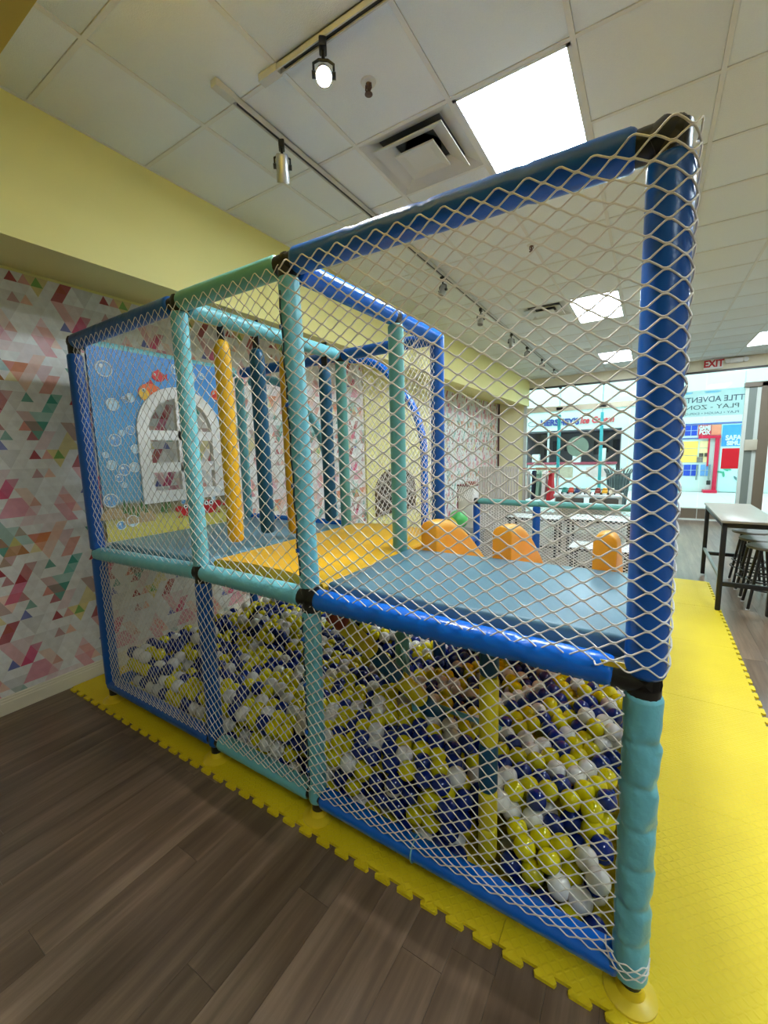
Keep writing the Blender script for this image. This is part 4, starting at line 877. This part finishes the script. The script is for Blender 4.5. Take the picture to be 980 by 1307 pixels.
# ---- hanging punch bags
def bag(y, z0, z1, m, lab, r=.045, x=-2.026):
    t = thing('hanging_bag', lab, 'punch bag', (x, y, z0), 'padded bags hanging in a row')
    h = z1-z0
    st = MB(); st.bb(-.026, .026, -.004, .004, h-.02, 2.515-z0); st.tube([(-.03, 0, 2.468-z0+.05), (.03, 0, 2.468-z0+.05)], .006, 6); st.build('strap', BLACKP, t)
    pr_ = [(0, 0), (r*.75, .002), (r*.95, .012), (r, .03)]+[(r*(1+.012*math.sin(k*2.1)), .03+(h-.1)*k/14) for k in range(1, 15)]+[(r*.95, h-.04), (r*.7, h-.012), (r*.3, h), (0, h)]
    MB().lathe((0, 0, 0), pr_, 24).build('bag_body', m, t, True)
bag(1.575, 1.235, 2.365, VYEL, 'yellow padded bag hanging nearest the sea picture')
bag(1.82, 1.245, 2.365, VNAVY, 'dark blue padded bag hanging between the yellow bag and the teal front post')
bag(2.06, 1.20, 2.365, VYEL, 'yellow padded bag hanging half hidden behind the teal front post')
bag(2.445, 1.225, 2.36, VNAVY, 'dark blue padded bag hanging beside the back teal post')

# ---- double slide leaving the right platform backwards
slide = thing('double_slide', 'orange-yellow plastic double slide leaving the right platform toward the ball pit', 'slide', (0, 0, 0))
def sl_z(y):     # bed height
    t = min(max((y-2.2)/1.9, 0), 1); return 1.15-.88*(t*t*(3-2*t))
for k, x in enumerate((-1.06, -.635, -.155)):
    m_ = MB(); ys = [2.15, 2.155, 2.17]+[2.2+.08*q for q in range(26)]; rings = []
    w2 = .05
    for q, y in enumerate(ys):
        zb_ = sl_z(y)-.03; hh = .18 if y < 2.45 else lerp(.18, .13, min(1, (y-2.45)/.8)); hh += .03
        tp = zb_+hh+(.0 if y > 2.3 else .0)
        ring = []
        for a in range(13):
            t = PI*a/12; ring.append((x+w2*math.cos(t)*(1 if q else .9), y, tp-.05+.05*math.sin(t)*(1 if q else .9)))
        ring += [(x-w2, y, zb_-.02), (x+w2, y, zb_-.02)]; rings.append(ring)
    n_ = len(rings[0]); vs = [v for r_ in rings for v in r_]; fs = [(q*n_+e, q*n_+(e+1) % n_, (q+1)*n_+(e+1) % n_, (q+1)*n_+e) for q in range(len(rings)-1) for e in range(n_)]
    fs += [tuple(range(n_))[::-1], tuple((len(rings)-1)*n_+e for e in range(n_))]
    m_.add(vs, fs).build('side_wall', SLIDE, slide, 50)
for x0, x1 in ((-1.02, -.675), (-.595, -.195)):
    ys = [2.15+.08*q for q in range(26)]; vs = []; nn = 9
    for th in (0, -.012):
        for y in ys:
            for e in range(nn):
                u = e/(nn-1); vs.append((lerp(x0, x1, u), y, sl_z(y)+.03*(2*u-1)**2-.07+th))
    K = len(ys)*nn; fs = []
    for q in range(len(ys)-1):
        for e in range(nn-1): a = q*nn+e; fs += [(a, a+1, a+nn+1, a+nn), (K+a, K+a+nn, K+a+nn+1, K+a+1)]
    MB().add(vs, fs).build('slide_bed', SLIDE, slide, True)

# ================================================================ BALLS
import bmesh
def ico(sub):
    bm = bmesh.new(); bmesh.ops.create_icosphere(bm, subdivisions=sub, radius=.042); v = np.array([p.co[:] for p in bm.verts], np.float32); bm.verts.index_update(); f = np.array([[q.index for q in t.verts] for t in bm.faces], np.int32); bm.free(); return v, f
V3, F3 = ico(4); V2, F2 = ico(3); V1, F1 = ico(2)
def np_mesh(name, V, F, mats, mi=None):
    me = bpy.data.meshes.new(name); me.vertices.add(len(V)); me.vertices.foreach_set('co', np.ascontiguousarray(V, np.float32).ravel()); me.loops.add(len(F)*3); me.loops.foreach_set('vertex_index', np.ascontiguousarray(F, np.int32).ravel())
    me.polygons.add(len(F)); me.polygons.foreach_set('loop_start', np.arange(0, len(F)*3, 3, dtype=np.int32)); me.polygons.foreach_set('use_smooth', np.ones(len(F), bool))
    for m in mats: me.materials.append(m)
    if mi is not None: me.polygons.foreach_set('material_index', mi)
    me.update(calc_edges=True); me.validate(); return me
BR = .042
def hgt(x, y):
    h = .32+.045*math.sin(x*2.3+.6)*math.cos(y*2.1+.3)+.03*math.sin(x*5.1+y*3.7)
    if y < 1.75 and x > -.9: h -= .07*(1-(y-1.4)/.35)*min(1, (x+.9)/.5)
    if x < -2.9: h += .06
    return h
balls = []
def inside(x, y): return (-3.13 < x < -.05 and 1.425 < y < 3.3) or (-1.78 < x < -.05 and 3.3 <= y < 4.95)
dx = .0846; dy = dx*.866; nx = int(3.3/dx)
for layer in range(6):
    z = BR+.016+layer*.069; ox = (layer % 2)*dx/2; oy = (layer % 3)*dy/3
    for j in range(int(3.6/dy)):
        y = 1.43+oy+j*dy
        for i in range(nx):
            x = -3.125+ox+(j % 2)*dx/2+i*dx
            if not inside(x, y): continue
            h = hgt(x, y)
            if z+BR > h+.03 or (z+BR < h-.115 and y > 1.62): continue
            if random.random() < .05: continue
            bx, by, bz = x+random.uniform(-.007, .007), y+random.uniform(-.007, .007), z+random.uniform(-.006, .008)
            # clear of posts and poles
            if any((bx-px)**2+(by-py)**2 < (.045+BR)**2 for px, py in ((-1.235, YM), (-1.225, YBK), (-2.03, YBK), (-.475, 1.47), (-3.19, YBK), (-1.84, 5.12), (.02, YM))): continue
            balls.append((bx, by, bz, h-(bz+BR)))
# which ones show: nearest to the camera and on the heap's surface, under the platform edge
def sightline(b):
    x, y, z = b[:3]; c = np.array((0, 0, 1.725)); p = np.array((x, y, z)); t = (YF-c[1])/(y-c[1]) if y > YF else 1; q = c+(p-c)*t
    return q    # where the view ray crosses the front plane
cand = []
for k, b in enumerate(balls):
    q = sightline(b); d = math.dist(b[:3], (0, 0, 1.725))
    vis = -3.12 < q[0] < -.03 and .17 < q[2] < 1.05 and (b[3] < .055 or b[1] < 1.5)
    if vis: cand.append((d, k))
cand.sort(); solo = set(k for _, k in cand[:300])
def zone(b, q):
    if q[0] < -2.02: return 'behind the narrow-meshed left net'
    if q[0] < -1.25: return 'behind the middle net, ' + ('low by the pale teal bottom rail' if q[2] < .36 else 'high up under the yellow bridge' if q[2] > .7 else 'half way up')
    if b[0] > -.22 and b[1] < 2.0: return 'beside the puffy teal corner post' + (', lowest ones' if q[2] < .45 else '')
    if abs(b[0]+.475) < .17 and b[1] < 1.75: return 'around the foot of the striped pole'
    if b[0] < -.62 and b[1] < 1.55: return 'along the bright blue bottom rail, left of the striped pole'
    if b[1] < 1.6: return 'along the bright blue bottom rail, right of the striped pole'
    if b[0] < -1.08 and b[1] < 2.05: return 'behind the lower teal post, under the platform'
    if b[0] < -.75 and b[1] < 1.75: return 'in front of the slanting striped brace'
    if b[0] < -.75 and b[1] < 2.05: return 'round the foot of the slanting striped brace'
    if b[1] < 2.0: return 'under the right platform, behind the striped pole'
    return 'far back below the orange slide'
CN = ['yellow', 'white', 'navy blue']
bm_ = [np_mesh('ball', V3, F3, [m]) for m in BALLM]
cols = []
rb = random.Random(3)
for k in range(len(balls)):
    t = rb.random(); cols.append(0 if t < .41 else (1 if t < .65 else 2))
Vs, Fs, Mi = [], [], []; off = 0
for k, b in enumerate(balls):
    if k in solo:
        q = sightline(b)
        o = link('plastic_ball', bm_[cols[k]], None, b[:3], '%s plastic ball %s' % (CN[cols[k]], zone(b, q)), 'ball', 'plastic balls in the ball pit')
        o.rotation_euler = (rb.uniform(0, 6), rb.uniform(0, 6), 0)
    else:
        far = b[1] > 2.9 or b[3] > .06; V, F = (V1, F1) if far else (V2, F2)
        Vs.append(V+np.array(b[:3], np.float32)); Fs.append(F+off); off += len(V); Mi.append(np.full(len(F), cols[k], np.int32))
me = np_mesh('ball_fill', np.concatenate(Vs), np.concatenate(Fs), BALLM, np.concatenate(Mi))
link('ball_fill', me, None, None, 'mass of yellow, white and navy plastic balls filling the pit behind the single ones', 'balls', None, 'stuff')
print('balls', len(balls), 'solo', len(solo), 'tiles', ntile, 'planks', cnt)

# ================================================================ REST OF THE ROOM
# ---- bar table and stools at the right
TOPM = mat('taupe_laminate', s2l(150, 140, 126), .35, .06, 8); BLKM = mat('black_steel', (.012, .012, .013), .4, .1)
tb = thing('bar_table', 'narrow high bar table with taupe top and black steel legs', 'table', (.88, 6.14, 0))
MB().rbox((0, 0, .955), (.47, 1.62, .026), .006, 2).build('table_top', TOPM, tb, 40)
for sx in (-1, 1):
    for sy in (-1, 1): MB().rbox((sx*.2, sy*.75, .48), (.045, .045, .93), .006, 2).build('leg', BLKM, tb, 40)
for sx in (-1, 1): MB().rbox((sx*.2, 0, .915), (.04, 1.5, .05), .005, 2).build('apron', BLKM, tb, 40)
for sy in (-1, 1): MB().rbox((0, sy*.75, .915), (.4, .04, .05), .005, 2).build('apron', BLKM, tb, 40); MB().rbox((0, sy*.75, .3), (.4, .04, .045), .005, 2).build('stretcher', BLKM, tb, 40)
MB().rbox((-.2, 0, .36), (.03, 1.46, .03), .005, 2).build('foot_rail', GREYF, tb, 40)
def stool(y, lab):
    t = thing('bar_stool', lab, 'stool', (1.1, y, 0), 'round bar stools at the high table')
    MB().lathe((0, 0, 0), [(0, .625), (.12, .63), (.18, .645), (.188, .66), (.18, .672), (.1, .668), (0, .664)], 28).build('seat', mat('grey_seat', s2l(120, 118, 112), .5), t, 40)
    for k in range(4):
        a = PI/4+k*PI/2; c, s = math.cos(a), math.sin(a); MB().tube([(.1*c, .1*s, .64), (.21*c, .21*s, .01)], [.016, .014], 10).build('leg', BLKM, t, True)
        MB().lathe((.21*c, .21*s, 0), [(0, 0), (.017, 0), (.017, .012), (0, .012)], 10).build('foot_cap', WHITEP, t, 40)
    for z in (.22, .3):
        r_ = .1+.11*(.64-z)/.63; MB().tube([(r_*math.cos(a), r_*math.sin(a), z) for a in np.linspace(0, 2*PI, 33)[:-1]], .008, 8, closed=True).build('foot_ring', BLKM, t, True)
stool(6.66, 'grey round bar stool under the high table, farthest of three')
stool(6.17, 'grey round bar stool under the high table, middle of three')
stool(5.72, 'grey round bar stool under the high table, nearest of three')
# ---- arched niche in the yellow wall
pts = lambda o: [(5.53+o, .72+o), (6.86-o, .72+o)]+[(6.195+(.665-o)*math.cos(a), 1.12+(.36-o)*math.sin(a)) for a in np.linspace(0, PI, 20)]
nch = link('wall_niche', None, None, kind='structure', label='dark brown arched niche in the yellow stretch of wall')
MB().prism(pts(.04), lambda u, v, t: (XW+.031+t, u, v), .006).build('niche_back', mat('dark_walnut', s2l(62, 44, 30), .6, .25, 9), nch)
n_ = len(pts(0)); o_, i_ = pts(0), pts(.05); vs = [(XW+.03, a, b) for a, b in o_]+[(XW+.03, a, b) for a, b in i_]+[(XW+.055, a, b) for a, b in o_]+[(XW+.055, a, b) for a, b in i_]
fs = []
for q in range(n_):
    j = (q+1) % n_; fs += [(2*n_+q, 2*n_+j, 3*n_+j, 3*n_+q), (q, j, 2*n_+j, 2*n_+q), (n_+q, 3*n_+q, 3*n_+j, n_+j)]
MB().add(vs, fs).build('niche_surround', mat('brown_wood', s2l(96, 70, 44), .5, .2, 9), nch)
# ---- white slatted screen
sc_ = thing('slatted_screen', 'tall whitewashed slatted wooden screen standing beyond the pit fence', 'screen', (-2.6, 8.5, 0))
SLW = mat('whitewashed_wood', s2l(214, 206, 200), .6, .08, 10, .1, 50)
for k in range(15):
    MB().rbox((-.385+k*.055, 0, .72), (.044, .02, 1.36), .004, 1).build('slat', SLW, sc_)
for z in (.12, .74, 1.32): MB().bb(-.41, .41, .01, .03, z-.03, z+.03).build('cross_rail', SLW, sc_)
MB().bb(-.02, .02, -.02, .04, 0, 1.4).build('screen_post', SLW, sc_)
# ---- white cupboard with brown top by the wall
cb = thing('white_cupboard', 'small white cupboard with dark red edge and brown bric-a-brac on top, by the papered wall', 'cupboard', (-2.92, 7.62, 0))
MB().rbox((0, 0, .54), (.3, .26, 1.06), .008, 2).build('body', mat('cupboard_white', s2l(226, 222, 218), .45), cb, 40)
MB().rbox((0, -.01, 1.08), (.33, .3, .03), .006, 2).build('top', mat('maroon_edge', s2l(120, 40, 44), .5), cb, 40)
MB().bb(-.155, -.135, -.135, -.13, .02, 1.06).build('edge_strip', mat('maroon_edge', (0, 0, 0)), cb)
MB().lathe((.05, 0, 1.095), [(0, 0), (.09, 0), (.11, .04), (.1, .06), (0, .05)], 20).build('wooden_bowl', mat('brown_bowl', s2l(168, 88, 60), .5), None, 40, loc=(-2.92, 7.62, 0), label='brown bowl standing on the small white cupboard', cat='bowl')
# ---- toys on a bench by the pit
bn = thing('toy_bench', 'low grey toy bench behind the pit fence', 'bench', (-2.55, 6.05, 0))
MB().rbox((0, 0, .5), (.9, .4, .05), .01, 2).build('bench_top', mat('grey_board', s2l(108, 104, 100), .5), bn, 40)
for x in (-.4, .4): MB().bb(x-.03, x+.03, -.17, .17, 0, .48).build('leg', mat('grey_board', (0, 0, 0)), bn)
gt = thing('toy_turtle', 'green round toy with yellow front on the toy bench', 'toy', (-2.47, 6.05, .525))
MB().lathe((0, 0, .15), [(0, -.15)]+[(.15*math.cos(a), .15*math.sin(a)) for a in np.linspace(-1.35, 1.35, 12)]+[(0, .15)], 24).build('shell', mat('green_toy', s2l(96, 200, 110), .3), gt, True)
m_ = MB().lathe((0, 0, 0), [(0, -.1)]+[(.1*math.cos(a), .1*math.sin(a)) for a in np.linspace(-1.3, 1.3, 10)]+[(0, .1)], 20); m_.v = [(v[0]-.05, v[1]*.6-.12, v[2]+.1) for v in m_.v]; m_.build('face', mat('yellow_toy', s2l(230, 200, 60), .35), gt, True)
for s_ in (-1, 1): m_ = MB().lathe((-.05+s_*.035, -.185, .13), [(0, -.016), (.014, -.008), (.014, .008), (0, .016)], 10); m_.build('eye', BLACKP, gt, True)
def blob_toy(name, lab, x, y, z, r, m, m2):
    t = thing(name, lab, 'toy', (x, y, z))
    MB().lathe((0, 0, r), [(0, -r)]+[(r*math.cos(a), r*math.sin(a)) for a in np.linspace(-1.3, 1.3, 9)]+[(0, r)], 18).build('body', m, t, True)
    m_ = MB().lathe((0, 0, r*2.25), [(0, -r*.6)]+[(r*.6*math.cos(a), r*.6*math.sin(a)) for a in np.linspace(-1.3, 1.3, 8)]+[(0, r*.6)], 16); m_.build('head', m2, t, True)
    for s_ in (-1, 1): MB().tube([(s_*r*.7, -r*.3, r*1.2), (s_*r*1.15, -r*.7, r*.9)], [r*.28, r*.2], 8).build('arm', m, t, True)
blob_toy('toy_doll', 'pink toy figure sitting on the toy bench', -2.68, 5.98, .525, .045, mat('pink_toy', s2l(232, 110, 160), .4), mat('skin_toy', s2l(236, 200, 180), .4))
blob_toy('toy_figure', 'small blue toy figure at the left end of the toy bench', -2.83, 6.0, .525, .05, mat('blue_toy', s2l(60, 130, 200), .4), mat('pale_toy', s2l(190, 210, 230), .4))
# ---- white kids' tables with dark rims behind the fence
def ktable(x, y, w_, d_, h_, lab):
    t = thing('activity_table', lab, 'table', (x, y, 0), 'white activity tables behind the pit')
    MB().rbox((0, 0, h_), (w_, d_, .03), .006, 2).build('table_top', mat('white_laminate', s2l(222, 228, 228), .4), t, 40)
    e = MB(); hx, hy = w_/2, d_/2
    for a, b, c, d in ((-hx-.012, hx+.012, -hy-.014, -hy), (-hx-.012, hx+.012, hy, hy+.014), (-hx-.014, -hx, -hy, hy), (hx, hx+.014, -hy, hy)): e.bb(a, b, c, d, h_-.022, h_+.018)
    e.build('table_rim', BLKM, t)
    for sx in (-1, 1):
        for sy in (-1, 1): MB().rbox((sx*(hx-.04), sy*(hy-.04), h_/2-.01), (.04, .04, h_-.03), .005, 1).build('leg', BLKM, t)
    MB().bb(-hx+.05, hx-.05, -.01, .01, .12, .15).build('stretcher', BLKM, t)
ktable(-1.55, 7.1, .8, .5, .62, 'white low table with black rim behind the left fence bay')
ktable(-.62, 7.3, .9, .6, .62, 'white low table with black rim behind the right fence bay')
ktable(-.5, 6.1, .7, .5, .42, 'lowest white table with black rim, closest behind the fence')
# ---- toy table with trays near the window
tt = thing('toy_table', 'white toy table with dark storage trays near the left shop window', 'table', (-1.0, 9.2, 0))
MB().rbox((0, 0, .80), (1.2, .6, .05), .01, 2).build('table_top', mat('white_laminate', (0, 0, 0)), tt, 40)
for x in (-.3, .3): MB().rbox((x, -.25, .66), (.5, .12, .2), .01, 2).build('tray', mat('dark_tray', s2l(84, 78, 72), .5), tt, 40)
for sx in (-1, 1):
    for sy in (-1, 1): MB().rbox((sx*.55, sy*.25, .38), (.06, .06, .78), .008, 1).build('leg', mat('white_laminate', (0, 0, 0)), tt)
MB().bb(-.56, .56, .24, .27, .1, .6).build('back_board', mat('white_laminate', (0, 0, 0)), tt)
tk = random.Random(9)
for k, (x, c_) in enumerate(((-.42, s2l(60, 140, 130)), (-.3, s2l(210, 80, 60)), (-.18, s2l(40, 60, 110)), (.0, s2l(200, 190, 170)), (.18, s2l(150, 60, 50)), (.3, s2l(230, 170, 40)), (.42, s2l(230, 220, 200)))):
    t = thing('toy_car', '%s little toy car on the white toy table' % ('teal', 'orange-red', 'navy', 'cream', 'brown', 'amber', 'ivory')[k], 'toy', (-1.0+x, 9.1, .825), 'toy cars on the toy table')
    MB().rbox((0, 0, .055), (.1, .16, .06), .015, 2).build('body', mat('toycar_%d' % k, c_, .4), t, 40); MB().rbox((0, .01, .1), (.08, .08, .05), .015, 2).build('cabin', mat('toycar_%d' % k, c_), t, 40)
    for sx in (-1, 1):
        for sy in (-1, 1): MB().lathe((sx*.05, sy*.05, .022), [(0, -.01), (.022, -.01), (.022, .01), (0, .01)], 12, 'X').build('wheel', BLACKP, t, 40)
# ---- costume rail
cr = thing('costume_rail', 'wooden dress-up rail standing beside the slatted screen', 'rack', (-2.0, 9.6, 0))
for x in (-.35, .35): MB().tube([(x, -.18, 0), (x, 0, 1.32), (x, .18, 0)], .016, 8).build('leg', SLW, cr, True)
MB().tube([(-.4, 0, 1.3), (.4, 0, 1.3)], .016, 10).build('rail', mat('brown_bowl', (0, 0, 0)), cr, True)
for k, (x, c_, nm) in enumerate(((-.26, s2l(236, 232, 228), 'white'), (-.14, s2l(30, 34, 60), 'navy'), (-.04, s2l(150, 190, 170), 'mint'), (.08, s2l(232, 228, 224), 'cream'), (.2, s2l(190, 40, 50), 'red'))):
    t = thing('costume', '%s dress-up costume hanging on the wooden rail' % nm, 'costume', (-2.0+x, 9.6, 1.26), 'costumes on the rail')
    MB().tube([(0, 0, .04), (0, 0, 0)], .004, 6).build('hanger', BLKM, t)
    pr_ = [(-.05, -.0), (.05, 0), (.09, -.06), (.06, -.12), (.1+.02*k, -.62), (-.1-.02*k, -.62), (-.06, -.12), (-.09, -.06)]
    MB().prism(pr_, lambda u, v, tt_: (tt_-.02, u*1.6, v), .04+.01*k).build('cloth', mat('cloth_%s' % nm, c_, .8, .1, 20, .3, 30), t)
# ---- small thing lying on the pit floor mat behind the fence: pink toy
blob_toy('toy_piglet', 'pink-red toy figure lying beyond the fence near the orange slide', -1.42, 5.6, .0, .06, mat('coral_toy', s2l(240, 110, 120), .4), mat('coral_toy', (0, 0, 0)))
